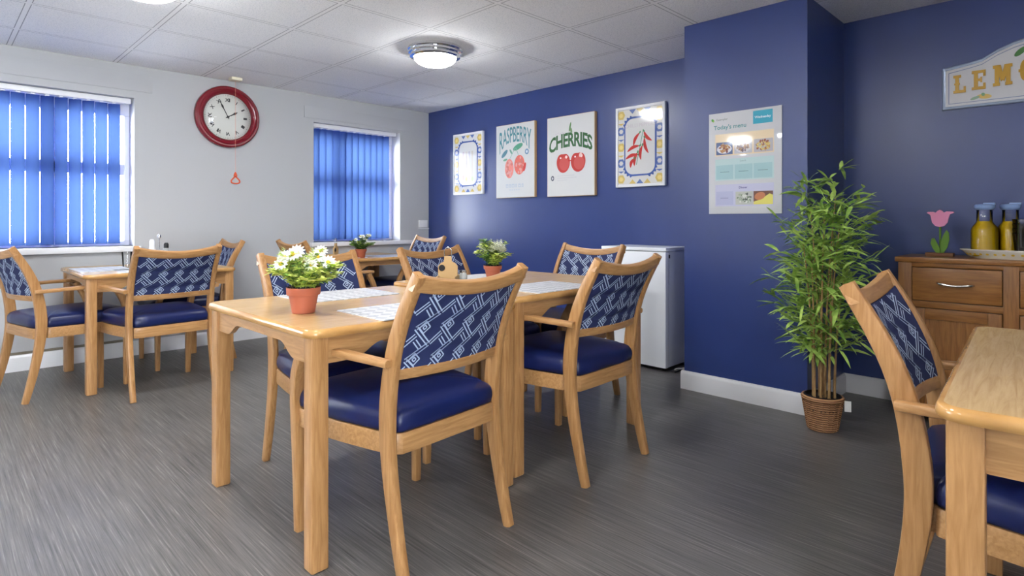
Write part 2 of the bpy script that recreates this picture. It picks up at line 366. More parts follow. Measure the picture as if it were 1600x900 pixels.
def make_chair():
    r = thing('dining_armchair', '', 'chair')
    # rear legs run up into the back posts
    for s in (1, -1):
        pts = [(s * .232, p.y, p.z) for p in _pc]
        d = []
        for p in _pc:
            z = p.z
            d.append(.032 + .025 * max(0, 1 - abs(z - .50) / .5) ** .8 if z < .5 else .057 - .021 * ((z - .5) / .425) ** 1.3)
        b = MB(); b.bar(pts, .029, d, (1, 0, 0), BEECH, .006); b.build('leg', r)
        # front leg sweeping up to the armrest
        q = curve([(s * .262, .248, 0), (s * .264, .248, .2), (s * .268, .248, .38), (s * .272, .246, .46), (s * .281, .224, .55), (s * .288, .170, .648)], 5)
        wl = [.030 + .008 * min(1, p.z / .38) for p in q]
        b = MB(); b.bar(q, wl, wl, (1, 0, 0), BEECH, .006); b.build('leg', r)
        a = curve([(s * .258, -.245, .652), (s * .272, -.15, .656), (s * .286, -.02, .660), (s * .292, .10, .661), (s * .288, .185, .659), (s * .284, .215, .656)], 5)
        n = len(a); wa = [.030 + .020 * min(1, i / (n * .7)) - (.016 if i == n - 1 else 0) for i in range(n)]
        b = MB(); b.bar(a, wa, .023, (1, 0, 0), BEECH_Y, .007); b.build('armrest', r)
    # seat rails follow the cushion
    ol = outline()
    b = MB(); inn = [(x * .86, (y - .02) * .86 + .02) for x, y in ol]
    b.rings([[(x, y, .368) for x, y in inn], [(x, y, .368) for x, y in ol], [(x * 1.004, y * 1.004, .374) for x, y in ol], [(x * 1.004, y * 1.004, .424) for x, y in ol], [(x * .995, y * .995, .430) for x, y in ol], [(x, y, .430) for x, y in inn]], BEECH_X, False, False)
    b.build('seat_frame', r)
    b = MB(); rr = []
    for g, z in ((-.03, .431), (-.006, .437), (.004, .452), (.002, .468), (-.012, .482), (-.045, .494), (-.11, .503), (-.22, .510), (-.42, .516), (-.66, .519), (-.86, .520)):
        rr.append([(x, y, z) for x, y in outline(g)])
    b.rings(rr, VINYL, True, True); b.build('seat', r, 80)
    # top and lower rails
    U = [i / 12 - 1 for i in range(25)]
    pts = [(u * .244, bowy(u, .895 - DIP * (1 - u * u)) , .897 - DIP * (1 - u * u)) for u in U]
    b = MB(); b.bar(pts, .030, [.052 - .008 * (1 - u * u) for u in U], (0, 1, .35), BEECH_X, .007); b.build('top_rail', r)
    pts = [(u * .220, bowy(u, .61), .612) for u in U]
    b = MB(); b.bar(pts, .026, .038, (0, 1, .2), BEECH_X, .006); b.build('back_rail', r)
    # upholstered panel with its woven lattice
    def zt(u): return .878 - DIP * (1 - u * u)
    zb = .622
    def S(x, z, off):
        u = max(-1, min(1, x / .219)); y = bowy(u, z)
        return (x, y + off, z + off * .3)
    b = MB(); nx, nz = 24, 10
    for off, fl in ((.011, 0), (-.011, 1)):
        vs = []; fs = []
        for j in range(nz + 1):
            for i in range(nx + 1):
                u = i / nx * 2 - 1; z = zb + (zt(u) - zb) * j / nz; vs.append(S(u * .219, z, off))
        for j in range(nz):
            for i in range(nx): q = j * (nx + 1) + i; fs.append((q, q + 1, q + nx + 2, q + nx + 1))
        b.add(vs, fs, FAB)
    px, pz, ox, oz = .080, .096, .02, .672
    def line(p, q, w=.0043, n=None):
        p = Vector(p); q = Vector(q); L = (q - p).length; n = n or max(1, int(L / .012)); t = (q - p) / L; s = Vector((-t.y, t.x)) * w / 2
        for i in range(n):
            a = p + t * L * i / n; c = p + t * L * (i + 1) / n
            for e in (a, c):
                if abs(e.x) > .2165: break
                if not (zb < e.y < zt(e.x / .219) - .002): break
            else:
                for off in (.0118, -.0118):
                    k = [S(v.x, v.y, off) for v in (a - s, a + s, c + s, c - s)]
                    b.add(k, [(0, 1, 2, 3)], FABL)
    # columns of double zigzag with a small nested diamond in every elbow and short cross bars between columns
    def dbl(p, q, o=.0052, w=.0040):
        p = Vector(p); q = Vector(q); t = (q - p).normalized(); n = Vector((-t.y, t.x)) * o
        line(p + n, q + n, w); line(p - n, q - n, w)
    px, pz = .088, .100
    for i in range(-4, 5):
        for j in range(-2, 4):
            ox, oz = i * px + .012 * j, .655 + j * pz
            P = lambda x, z: (ox + x * px, oz + z * pz)
            dbl(P(-.26, 0), P(.36, -.56)); dbl(P(.36, -.56), P(-.26 - .012 / px, -1.0)); dbl(P(.36 + .012 / px, .44), P(-.26, 0))
            for rr_ in (.19, .07):
                d = [P(.06, rr_), P(.06 + rr_ * 1.1, 0), P(.06, -rr_), P(.06 - rr_ * 1.1, 0)]
                for k in range(4): line(d[k], d[(k + 1) % 4], .0038)
            dbl(P(.40, -.54), P(.80, -.22), .0050, .0038); dbl(P(.20, .34), P(-.06, .60), .0050, .0038)
    b.build('back_panel', r, 60)
    return r
CH0 = make_chair()
CG = 'matching beech armchairs with navy vinyl seats'
CHAIRS = [
 (-1.732, 1.196, 94.5, 'armchair at the near table seen from behind, closest whole chair to the camera'),
 (-1.751, 2.100, 92, 'armchair seen from behind in front of the white fridge, at the second centre table'),
 (-2.355, 1.31, -90, 'armchair facing the camera behind the daisy pot, far side of the near table'),
 (-2.440, 2.145, -82, 'armchair facing the camera behind the wooden condiment caddy'),
 (-2.335, 2.740, 180, 'armchair at the far end of the centre tables, left of the white fridge'),
 (-4.730, 0.634, 13, 'armchair cut by the left edge of the photo, below the large window'),
 (-4.320, 1.075, 94, 'armchair seen from behind at the table below the clock'),
 (-5.020, 1.430, 178, 'armchair at the right end of the left window table, its back by the white wall'),
 (-4.500, 2.380, 0, 'armchair left of the small window, its back partly hidden behind the daisy pot'),
 (-4.940, 3.390, 180, 'armchair in the far corner, its back brightly lit against the blue wall'),
 (-0.097, 1.835, -86.5, 'armchair at the right edge of the photo, seen from its side next to the bamboo'),
]
for i, (x, y, a, lb) in enumerate(CHAIRS):
    o = CH0 if i == 0 else copy_tree(CH0)
    o.location = (x, y, 0); o.rotation_euler = (0, 0, radians(a)); o['label'] = lb; o['group'] = CG

# ================================================================== TABLES
def table(cx, cy, wx, wy, h, rot, label):
    r = thing('dining_table', label, 'table', (cx, cy, 0), radians(rot), 'beech dining tables'); hx, hy = wx / 2, wy / 2; T = .026
    b = MB(); lp = rrect(hx - .013, hy - .013, .035); b.prism(lp, h - T + .002, h + .0002, LAM); b.build('tabletop', r)
    b = MB(); rs = []
    for g, z in ((.013, h - T), (.004, h - T), (.0, h - T + .006), (.0, h - .011), (.003, h - .004), (.008, h - .0005), (.013, h)):
        rs.append([(x, y, z) for x, y in rrect(hx - g, hy - g, .048 - g)])
    b.rings(rs, EDGE, False, False); b.build('edging', r)
    L = .056; ins = .018; zb = h - T
    for sx in (1, -1):
        for sy in (1, -1):
            x, y = sx * (hx - ins - L / 2), sy * (hy - ins - L / 2)
            b = MB(); b.bar([(x, y, 0), (x, y, .004), (x, y, zb * .5), (x, y, zb - .0005)], [L - .008, L, L, L], [L - .008, L, L, L], (1, 0, 0), BEECH, .005); b.build('leg', r)
    def apron(ax, s):
        half = (hx if ax == 'x' else hy) - ins - L; off = s * ((hy if ax == 'x' else hx) - ins - .022)
        n = 60; top = zb - .001; pts = []
        for i in range(n + 1):
            u = -half + 2 * half * i / n; e = half - abs(u)
            dpt = .040 if e > .20 else (.085 if e < .09 else .040 + .045 * (.5 + .5 * cos(pi * (e - .09) / .11)))
            pts.append((u, top - dpt))
        b = MB(); 
        for k in range(2):
            pass
        rs = [[], []]
        vs = []; fs = []
        for (u, z) in pts:
            for t in (-.010, .010):
                for zz in (z, top):
                    vs.append((u, off + t, zz) if ax == 'x' else (off + t, u, zz))
        for i in range(n):
            q = i * 4
            for a_, c_ in ((0, 1), (1, 3), (3, 2), (2, 0)): fs.append((q + a_, q + c_, q + 4 + c_, q + 4 + a_))
        fs += [(0, 1, 3, 2), (n * 4, n * 4 + 1, n * 4 + 3, n * 4 + 2)]
        b.add(vs, fs, BEECH_X if ax == 'x' else BEECH_Y); b.build('apron', r)
    for ax in 'xy':
        for s in (1, -1): apron(ax, s)
    return r
TA = table(-2.115, 1.254, .915, .90, .742, 0, 'light wood table nearest the camera, carrying the daisy pot')
TB = table(-2.155, 2.206, .92, .985, .757, 0, 'light wood table pushed against the far side of the nearest table, with the condiment caddy')
TL = table(-4.805, 1.125, .90, .90, .742, 0, 'light wood table below the large left window')
TR = table(-5.000, 2.960, .90, .90, .742, 0, 'light wood table in the far corner below the small window')
TN = table(.204, 1.840, .90, 1.08, .742, 3.7, 'light wood table cut by the right edge of the photo')

# placemats
MATM = mat('grey_weave_placemat', (196, 196, 198), .5)
def matn():
    m = MATM; v = texco(m, (26, 26, 26), (0, 0, radians(45))); N, L, bs = nodes(m)
    c = N.new('ShaderNodeTexChecker'); c.inputs['Scale'].default_value = 1.0
    c.inputs[1].default_value = srgb((206, 206, 208)) + (1,); c.inputs[2].default_value = srgb((158, 160, 165)) + (1,)
    L.new(v, c.inputs[0]); f = noise(m, texco(m, (60, 60, 60)), 1, 3)
    mx = N.new('ShaderNodeMixRGB'); mx.inputs[0].default_value = .35; L.new(c.outputs[0], mx.inputs[1]); L.new(ramp(m, f, [(.4, (166, 167, 171)), (.6, (212, 212, 213))]), mx.inputs[2])
    tocol(m, mx.outputs[0])
matn()
def placemat(x, y, z, rot, label):
    b = MB(); poly = rrect(.215, .155, .01, 3)
    b.prism(poly, 0, .003, MATM); o = b.build('placemat'); o.location = (x, y, z + .0003); o.rotation_euler = (0, 0, radians(rot))
    return tag(o, label, 'placemat', 'grey patterned placemats')
placemat(-1.815, 1.275, .742, 90, 'grey placemat on the nearest table, right in front of the closest chair')
placemat(-2.385, 1.300, .742, 90, 'grey placemat on the nearest table, on the side of the daisy pot')
placemat(-1.865, 2.090, .757, 90, 'grey placemat on the second centre table, on the fridge side')
placemat(-2.425, 2.110, .757, 90, 'grey placemat beside the condiment caddy on the second centre table')
placemat(-4.520, 1.100, .742, 90, 'grey placemat on the left window table, behind the chair seen from behind')
placemat(-4.810, .850, .742, 0, 'grey placemat at the window end of the left window table')
placemat(-4.760, 3.150, .742, 90, 'grey placemat on the corner table, right of its flower pot')
placemat(-4.900, 2.680, .742, 0, 'grey placemat at the left end of the corner table')

# ================================================================== POTTED FLOWERS
def leafblade(b, p, d, up, L, w, m, curl=.2):
    p = Vector(p); d = Vector(d).normalized(); s = d.cross(Vector(up)).normalized(); n = s.cross(d)
    vs = []; 
    for t, ww in ((0, .15), (.3, .9), (.6, 1), (1, .05)):
        c = p + d * L * t - n * curl * L * t * t
        vs += [tuple(c - s * w * ww / 2 + n * w * .12), tuple(c), tuple(c + s * w * ww / 2 + n * w * .12)]
    fs = []
    for i in range(3):
        q = i * 3; fs += [(q, q + 1, q + 4, q + 3), (q + 1, q + 2, q + 5, q + 4)]
    b.add(vs, fs, m)
def daisy(b, p, n, R):
    p = Vector(p); n = Vector(n).normalized(); a = n.orthogonal().normalized(); c = n.cross(a)
    K = 13
    for k in range(K):
        t = 2 * pi * k / K; d = a * cos(t) + c * sin(t); s = n.cross(d)
        vs = [p + d * R * .18 - s * R * .05, p + d * R * .18 + s * R * .05, p + d * R * .62 + s * R * .17 + n * R * .12, p + d * R + n * R * .06, p + d * R * .62 - s * R * .17 + n * R * .12]
        b.add([tuple(v) for v in vs], [(0, 1, 2, 3, 4)], PETAL)
    M = Matrix.Translation(p) @ n.to_track_quat('Z', 'Y').to_matrix().to_4x4()
    b.lathe([(R * .26, 0), (R * .24, R * .12), (R * .14, R * .2), (.0005, R * .22)], YEL, 10, M=M)
def pot_plant(x, y, z, label, R, Hh, style, seed, spread, height):
    rnd = random.Random(seed)
    r = thing('potted_flower', label, 'potted plant', (x, y, z), 0, 'small flower pots on the tables')
    b = MB(); b.lathe([(R * .64, 0), (R * .68, .002), (R * .87, Hh * .70), (R * .97, Hh * .71), (R * 1.0, Hh * .74), (R * 1.02, Hh), (R * .95, Hh), (R * .92, Hh * .8)], TERRA, 36); b.build('pot', r)
    b = MB(); b.lathe([(R * .90, Hh * .78), (R * .93, Hh * .86), (R * .5, Hh * .93), (.001, Hh * .95)], SOIL, 20)
    for k in range(60):
        a = rnd.uniform(0, 6.28); q = R * .95 * sqrt(rnd.random())
        leafblade(b, (q * cos(a), q * sin(a), Hh * .9), (cos(a) * .4, sin(a) * .4, 1), (0.1, 0, 1), R * .35, R * .12, SOIL)
    b.build('moss', r)
    leaves = MB(); tips = []
    ns = {'daisy': 34, 'fluffy': 30, 'small': 26}[style]
    for k in range(ns):
        a = rnd.uniform(0, 6.28); low = rnd.random() < .6
        ex = spread * (rnd.uniform(.6, 1.0) if low else rnd.uniform(.1, .62)); ez = height * (rnd.uniform(.22, .55) if low else rnd.uniform(.6, .98))
        p0 = Vector((R * .3 * cos(a), R * .3 * sin(a), Hh * .85)); p1 = Vector((ex * .5 * cos(a), ex * .5 * sin(a), Hh + ez * .65)); p2 = Vector((ex * cos(a), ex * sin(a), Hh + ez))
        pts = curve([p0, p1, p2], 5); leaves.tube(pts, [.0016] * len(pts), GREEN, 5)
        m = LIME if rnd.random() < {'daisy': .9, 'fluffy': .55, 'small': .3}[style] else GREEN
        for i, p in enumerate(pts[2:]):
            for q in range(7 if low else 4):
                an = rnd.uniform(0, 6.28); d = Vector((cos(an), sin(an), rnd.uniform(-.1, .9)))
                sz = rnd.uniform(.018, .032) * (spread / .16)
                leafblade(leaves, p + d * .003, d, (rnd.uniform(-.3, .3), rnd.uniform(-.3, .3), 1), sz, sz * .62, m if rnd.random() < .8 else GREEN)
        if not low: tips.append(p2)
    leaves.build('foliage', r, 80)['kind'] = 'stuff'
    if style != 'fluffy':
        for k, p in enumerate(tips[:10 if style == 'daisy' else 10]):
            n = Vector((p.x * 3 + .5, p.y * 3 - .5, .55)) ; b = MB(); daisy(b, p, n, (.031 if style == 'daisy' else .020) * rnd.uniform(.85, 1.1)); b.build('flower', r, 80)
    if style in ('fluffy', 'daisy'):
        for k in range(34 if style == 'fluffy' else 8):
            a = rnd.uniform(0, 6.28); q = spread * .55 * sqrt(rnd.random()); hz = Hh + height * (rnd.uniform(.45, .72) if style == 'fluffy' else rnd.uniform(.6, .85)); b = MB()
            tilt = Vector((q * cos(a) * 2.2, q * sin(a) * 2.2, 1)).normalized()
            for j in range(26):
                t = j / 26; p = Vector((q * cos(a), q * sin(a), hz)) + tilt * height * .28 * t; rr = .013 * (1 - t * .8)
                an = j * 2.4; leafblade(b, p + Vector((cos(an), sin(an), 0)) * rr * .4, (cos(an), sin(an), .7), (0, 0, 1), rr * 1.5, rr * .8, CREAMB if (style == 'fluffy' or j < 13) else LIME)
            b.build('flower', r, 80)
    return r
pot_plant(-2.020, .960, .742, 'terracotta pot of white daisies and lime leaves on the nearest table', .058, .092, 'daisy', 4, .150, .132)
pot_plant(-2.360, 2.210, .757, 'terracotta pot with cream feathery blossoms on the second centre table', .050, .070, 'fluffy', 9, .135, .150)
pot_plant(-4.710, 2.780, .742, 'small terracotta pot of tiny white flowers on the corner table below the window', .050, .080, 'small', 12, .120, .125)

# ================================================================== CONDIMENT CADDIES
def caddy(x, y, z, rz, label):
    r = thing('condiment_caddy', label, 'caddy', (x, y, z), radians(rz), 'condiment caddies')
    P1 = mat('pale_ply', (188, 156, 108), .5)
    b = MB(); b.box((-.085, -.05, 0), (.085, .05, .012), P1, .002); b.box((-.085, -.05, .012), (.085, -.044, .035), P1); b.box((-.085, .044, .012), (.085, .05, .035), P1); b.build('tray', r)
    poly = [(-.05, .012), (.05, .012), (.05, .085), (.036, .10), (.020, .108), (.018, .135), (-.018, .135), (-.020, .108), (-.036, .10), (-.05, .085)]
    b = MB(); M = Matrix(((0, 0, 1, 0), (1, 0, 0, 0), (0, 1, 0, 0), (0, 0, 0, 1))); b.prism(poly, -.006, .006, P1, M); b.build('divider', r)
    b = MB(); b.lathe([(.016, -.003), (.016, .003)], DARK, 20, M=Matrix.Translation((.008, -.03, .075)) @ Matrix.Rotation(pi / 2, 4, 'Y')); b.build('knob', r)
    b = MB(); b.tube(curve([(0, -.018, .13), (0, -.018, .165), (0, 0, .18), (0, .018, .165), (0, .018, .13)], 5), .0022, STEEL, 8); b.build('handle', r)
    return r
caddy(-2.36, 1.895, .757, -48, 'pale wooden condiment caddy with wire loop handle on the second centre table')
caddy(-4.80, 2.58, .742, 40, 'pale wooden condiment caddy left of the flower pot on the corner table')
def shaker(x, y, z, h, rad, m, capm, label, nm='salt_shaker'):
    r = thing(nm, label, 'shaker', (x, y, z), 0, 'shakers and small jars')
    b = MB(); b.lathe([(rad * .95, 0), (rad, .003), (rad, h * .55), (rad * .75, h * .72), (rad * .7, h * .78)], m, 20); b.build('jar', r)
    b = MB(); b.lathe([(rad * .76, h * .77), (rad * .76, h * .93), (rad * .5, h), (.0005, h)], capm, 20); b.build('lid', r); return r
FROST = mat('frosted_glass', (225, 228, 226), .2, trans=.6)
shaker(-2.315, 1.965, .757, .062, .017, FROST, STEEL, 'glass shaker standing right of the wooden caddy on the second centre table')
shaker(-2.36, 1.99, .757, .058, .017, FROST, DARK, 'dark-lidded shaker just behind the glass one beside the wooden caddy', 'pepper_shaker')
# cruet on the left table
r = thing('cruet_stand', 'wire cruet stand with tall handle on the left window table', 'cruet stand', (-4.83, 1.20, .742))
b = MB(); b.box((-.07, -.04, 0), (.07, .04, .008), CHROME, .003); b.build('base', r)
b = MB(); b.tube([(0, 0, .006), (0, 0, .21)], .003, CHROME, 8); b.lathe([(.003, .205), (.012, .212), (.012, .228), (.003, .236)], CHROME, 14)
b.tube([(-.06, -.034, .05), (.06, -.034, .05), (.06, .034, .05), (-.06, .034, .05), (-.06, -.034, .05)], .002, CHROME, 6); b.build('handle', r)
shaker(-4.87, 1.165, .7505, .19, .024, PVC, PVC, 'tall white sauce pot in the cruet stand on the left window table', 'sauce_pot')
shaker(-4.79, 1.235, .7505, .165, .021, FROST, DARK, 'glass jar with dark lid in the cruet stand on the left window table', 'glass_jar')
r = thing('water_tumbler', 'clear tumbler standing left of the cruet stand on the left window table', 'glass', (-4.93, 1.02, .742))
b = MB(); b.lathe([(.026, 0), (.033, .11), (.031, .11), (.0245, .005), (.001, .005)], CLEAR, 24); b.build('cup', r)

# ================================================================== FRIDGE
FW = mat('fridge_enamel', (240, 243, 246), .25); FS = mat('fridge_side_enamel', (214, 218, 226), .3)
FX0, FX1, FY0, FY1 = -2.715, -2.157, 3.69, 4.07; FH = .882
r = thing('fridge', 'white undercounter fridge standing against the blue wall', 'fridge', ((FX0 + FX1) / 2, FY0, 0))
def at(b, nm, r, loc): o = b.build(nm, r); o.location = tuple(-c for c in loc); return o
RL = ((FX0 + FX1) / 2, FY0, 0)
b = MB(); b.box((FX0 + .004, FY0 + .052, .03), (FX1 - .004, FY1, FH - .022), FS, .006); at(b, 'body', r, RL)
b = MB(); b.box((FX0, FY0, .028), (FX1, FY0 + .048, FH - .03), FW, .010); dr = at(b, 'door', r, RL)
b = MB(); b.box((FX0 - .002, FY0 + .002, FH - .026), (FX1 + .002, FY1, FH), FW, .007); at(b, 'top', r, RL)
b = MB(); b.box((FX0 + .02, FY0 + .06, .005), (FX1 - .02, FY0 + .09, .03), DARK); at(b, 'plinth', r, RL)
for x in (FX0 + .05, FX1 - .05):
    for y in (FY0 + .075, FY1 - .06):
        b = MB(); b.lathe([(.018, 0), (.018, .006), (.01, .008), (.01, .03)], DARK, 14, (x, y, 0)); at(b, 'foot', r, RL)
b = MB(); b.box((FX1 - .010, FY0 + .046, FH - .075), (FX1 + .001, FY0 + .06, FH - .05), DARK, .002); at(b, 'hinge', r, RL)
CABL = mat('white_cable', (224, 222, 216), .4)
b = MB(); pts = [(-2.12 + .035 * cos(t * .9) + .012 * t * .55, 3.80 + .03 * sin(t * 1.3), .006 + .009 * (1 + sin(t * 1.7)) ) for t in [k * .35 for k in range(44)]]
b.tube(pts, .0042, CABL, 7); tag(b.build('power_cable'), 'loosely coiled white cable on the floor beside the fridge', 'cable')
b = MB(); b.tube([(-2.115, 3.74, .006), (-2.10, 3.83, .010), (-2.02, 3.88, .005), (-2.0, 4.0, .02), (-2.02, 4.05, .10)], .005, DARK, 7)
tag(b.build('black_cable'), 'black cable on the floor running behind the fridge', 'cable')

# ================================================================== CLOCK
RED = mat('dark_red_gloss', (122, 18, 34), .22, coat=.4); FACE = mat('clock_face_cream', (216, 216, 210), .35); INK = mat('black_ink', (38, 38, 42), .5)
ck = thing('wall_clock', 'round wall clock with wide dark red rim and Roman numerals', 'clock', (WX, 1.887, 1.993))
CM = Matrix(((0, 0, 1, 0), (1, 0, 0, 0), (0, 1, 0, 0), (0, 0, 0, 1)))   # local x->y, y->z, z->x (out of the wall)
CR = .272
b = MB(); b.lathe([(CR, 0), (CR, .030), (CR * .985, .042), (CR * .95, .050), (CR * .90, .050), (CR * .88, .056), (CR * .84, .058), (CR * .79, .052), (CR * .765, .044), (CR * .755, .030), (CR * .735, .026), (CR * .735, .012)], RED, 72, M=CM, cap0=True, cap1=False); b.build('rim', ck, 30)
b = MB(); b.lathe([(CR * .75, .010), (CR * .75, .020)], FACE, 56, M=CM); b.build('dial', ck)
b = MB()
ROM = ['XII', 'I', 'II', 'III', 'IIII', 'V', 'VI', 'VII', 'VIII', 'IX', 'X', 'XI']
for i, s in enumerate(ROM):
    vs, fs = text_mesh(s, .042, .8, .001); a = -2 * pi * i / 12; R = CR * .55
    T = CM @ Matrix.Rotation(a, 4, 'Z') @ Matrix.Translation((0, R - .015, .0206)); b.add(vs, fs, INK, T)
for i in range(60):
    a = 2 * pi * i / 60; w = .0022 if i % 5 == 0 else .0009
    T = CM @ Matrix.Rotation(a, 4, 'Z'); b.add([(-w, CR * .675, .0205), (w, CR * .675, .0205), (w, CR * .70, .0205), (-w, CR * .70, .0205)], [(0, 1, 2, 3)], INK, T)
flatmesh(b, 'numerals', ck)
def hand(nm, ang, L, w):
    b = MB(); T = CM @ Matrix.Rotation(radians(-ang), 4, 'Z')
    b.rings([[(x, y, z) for x, y in ((-w * .5, -.02), (w * .5, -.02), (w * .6, L * .55), (w * 1.4, L * .68), (0, L), (-w * 1.4, L * .68), (-w * .6, L * .55))] for z in (.0235, .0250)], INK, True, True, T); b.build(nm, ck)
hand('hour_hand', 59, .098, .008); hand('minute_hand', -27, .145, .006)
b = MB(); b.lathe([(.010, .022), (.010, .028), (.001, .029)], INK, 14, M=CM); b.build('hub', ck)
b = MB(); b.lathe([(CR * .735 * sin(t) / sin(.5), .030 + CR * .735 * (cos(t) - cos(.5)) / sin(.5)) for t in [.5 * (1 - k / 8) + .001 for k in range(9)]], GLASS, 48, M=CM, cap0=False); b.build('glass_lens', ck, 80)

# emergency pull cord
pc = thing('emergency_pull_cord', 'orange pull cord with handle hanging from the ceiling before the clock', 'pull cord', (-5.31, 1.905, CEIL))
b = MB(); b.box((-.045, -.045, -.028), (.045, .045, 0), mat('ivory_plastic', (226, 220, 196), .4), .008); b.build('ceiling_switch', pc)
ORG = mat('orange_plastic', (214, 84, 44), .35); CRD = mat('orange_cord', (224, 150, 124), .6)
b = MB(); b.tube([(0, 0, -.02), (0, 0, -.835)], .0013, CRD, 6); b.build('cord', pc)
b = MB(); b.lathe([(.004, -.82), (.012, -.835), (.016, -.856), (.006, -.862)], ORG, 16)
tri = [(0, 0, -.858), (0, .034, -.893), (0, .030, -.914), (0, 0, -.920), (0, -.030, -.914), (0, -.034, -.893), (0, 0, -.858)]
b.tube(curve(tri, 4), .006, ORG, 8); b.build('handle', pc)

# socket box near the corner
r = thing('thermostat_box', 'small white plastic box on the white wall beside the corner', 'control box', (WX, 4.005, 1.0))
b = MB(); b.box((0, -.05, .0), (.028, .06, .085), PVC, .004); b.build('housing', r)
b = MB(); b.box((0, -.05, -.018), (.014, .09, -.004), PVC, .002); b.build('trunking', r)

# ================================================================== WALL PRINTS
PC = {}
def pcol(c, rough=.22):
    k = (c, rough)
    if k not in PC: PC[k] = mat('print_ink_%d_%d_%d_%d' % (c + (int(rough * 100),)), c, rough)
    return PC[k]
def ell(cx, cy, rx, ry, n=24, rot=0):
    return [(cx + rx * cos(2 * pi * i / n) * cos(rot) - ry * sin(2 * pi * i / n) * sin(rot), cy + rx * cos(2 * pi * i / n) * sin(rot) + ry * sin(2 * pi * i / n) * cos(rot)) for i in range(n)]
class Art:
    """flat printing on a sheet: x to the right, y up, each layer a hair above the last"""
    def __init__(s, rough=.22): s.b = MB(); s.k = 0; s.rough = rough
    def poly(s, pts, c, lift=True):
        if lift: s.k += 1
        z = .0003 + s.k * .00003
        s.b.add([(x, y, z) for x, y in pts], [tuple(range(len(pts)))], pcol(c, s.rough))
    def rect(s, x0, y0, x1, y1, c): s.poly([(x0, y0), (x1, y0), (x1, y1), (x0, y1)], c)
    def text(s, t, x, y, size, c, warp=None, spacing=1, bold=0, align='C'):
        vs, fs = text_mesh(t, size, spacing, bold); s.k += 1; z = .0003 + s.k * .00003
        if align == 'L':
            mn = min(v[0] for v in vs); vs = [(v[0] - mn, v[1], 0) for v in vs]
        out = []
        for v in vs:
            p = (v[0], v[1])
            if warp: p = warp(*p)
            out.append((x + p[0], y + p[1], z))
        s.b.add(out, fs, pcol(c, s.rough))
    def build(s, nm, parent, M):
        s.b.v = [tuple(M @ Vector(v)) for v in s.b.v]; return flatmesh(s.b, nm, parent)
def wall_M(x, y, z): return Matrix(((1, 0, 0, x), (0, 0, -1, y), (0, 1, 0, z), (0, 0, 0, 1)))   # faces -Y
def picture(nm, x0, x1, z0, z1, label, framem, fw, depth, paper, rough):
    cx, cz = (x0 + x1) / 2, (z0 + z1) / 2; w, h = x1 - x0, z1 - z0
    r = thing(nm, label, 'picture', (cx, WY, cz), 0, 'fruit and vegetable prints on the blue wall')
    b = MB(); X, Z = w / 2, h / 2
    if fw:
        b.box((-X, -depth, -Z), (-X + fw, -.001, Z), framem, .002); b.box((X - fw, -depth, -Z), (X, -.001, Z), framem, .002)
        b.box((-X + fw, -depth, -Z), (X - fw, -.001, -Z + fw), framem, .002); b.box((-X + fw, -depth, Z - fw), (X - fw, -.001, Z), framem, .002); b.build('frame', r)
        b = MB(); b.box((-X + fw, -depth * .75, -Z + fw), (X - fw, -depth * .55, Z - fw), pcol(paper, rough)); b.build('print_sheet', r); d = depth * .75
    else:
        b.box((-X, -depth + .001, -Z), (X, -.001, Z), framem, .001); b.build('frame', r)
        b = MB(); b.box((-X + .003, -depth - .001, -Z + .003), (X - .003, -depth + .002, Z - .003), pcol(paper, rough)); b.build('print_sheet', r); d = depth + .001
    return r, Matrix(((1, 0, 0, 0), (0, 0, -1, -d), (0, 1, 0, 0), (0, 0, 0, 1))), w, h
WF = mat('white_picture_frame', (236, 236, 238), .3); OF = mat('pale_oak_frame', (196, 160, 112), .45)
BL, YE, CR_ = (104, 124, 178), (214, 188, 112), (218, 216, 212)
def tileborder(A, w, h):
    for i in range(3):
        for sx in (-1, 1):
            for j, zz in enumerate((.40, .20, 0, -.20, -.40)):
                if i == 0:
                    x = sx * w * .39; c = YE if j % 2 == 0 else BL
                    A.poly(ell(x, zz * h, w * .085, h * .060, 6), c); A.poly(ell(x, zz * h, w * .045, h * .03, 6), CR_ if j % 2 else (236, 214, 140))
                    A.poly([(x - w * .07, zz * h + h * .1), (x + w * .07, zz * h + h * .1), (x, zz * h + h * .075)], BL if j % 2 == 0 else YE)
    for x in (-.15, .15, 0):
        A.poly([(x * w - w * .07, -h * .46), (x * w + w * .07, -h * .46), (x * w, -h * .405)], BL if x == 0 else YE)
        A.poly([(x * w - w * .07, h * .46), (x * w + w * .07, h * .46), (x * w, h * .405)], YE if x == 0 else BL)
def cartouche(A, w, h):
    n = 72; P = []
    base = rrect(w * .335, h * .375, w * .17, 18)
    for i, (x, y) in enumerate(base):
        k = 1 + .045 * sin(i * 1.3); P.append((x * k, y * (1 + .03 * sin(i * 1.3))))
    A.poly(P, (72, 96, 160)); A.poly(rrect(w * .30, h * .345, w * .155, 10), (220, 219, 216))
# 1: narrow print with pale vegetable columns
r, M, w, h = picture('framed_print', -4.982, -4.503, 1.357, 2.012, 'leftmost print on the blue wall, white framed with blue and yellow tile border', WF, .018, .028, (222, 221, 219), .07)
A = Art(.10); tileborder(A, w, h); cartouche(A, w, h)
for i, x in enumerate((-.15, -.05, .05, .15)):
    c = ((206, 190, 196), (214, 206, 200), (200, 196, 206), (210, 202, 190))[i]
    A.poly([(x * w - .014, h * .2), (x * w + .014, h * .2), (x * w + .006, -h * .2), (x * w, -h * .27), (x * w - .006, -h * .2)], c)
    A.poly(ell(x * w, -h * (.22 + .03 * (i % 2)), .018, .026), ((220, 170, 160), (226, 206, 150), (214, 190, 190), (206, 214, 180))[i])
A.build('artwork', r, M)
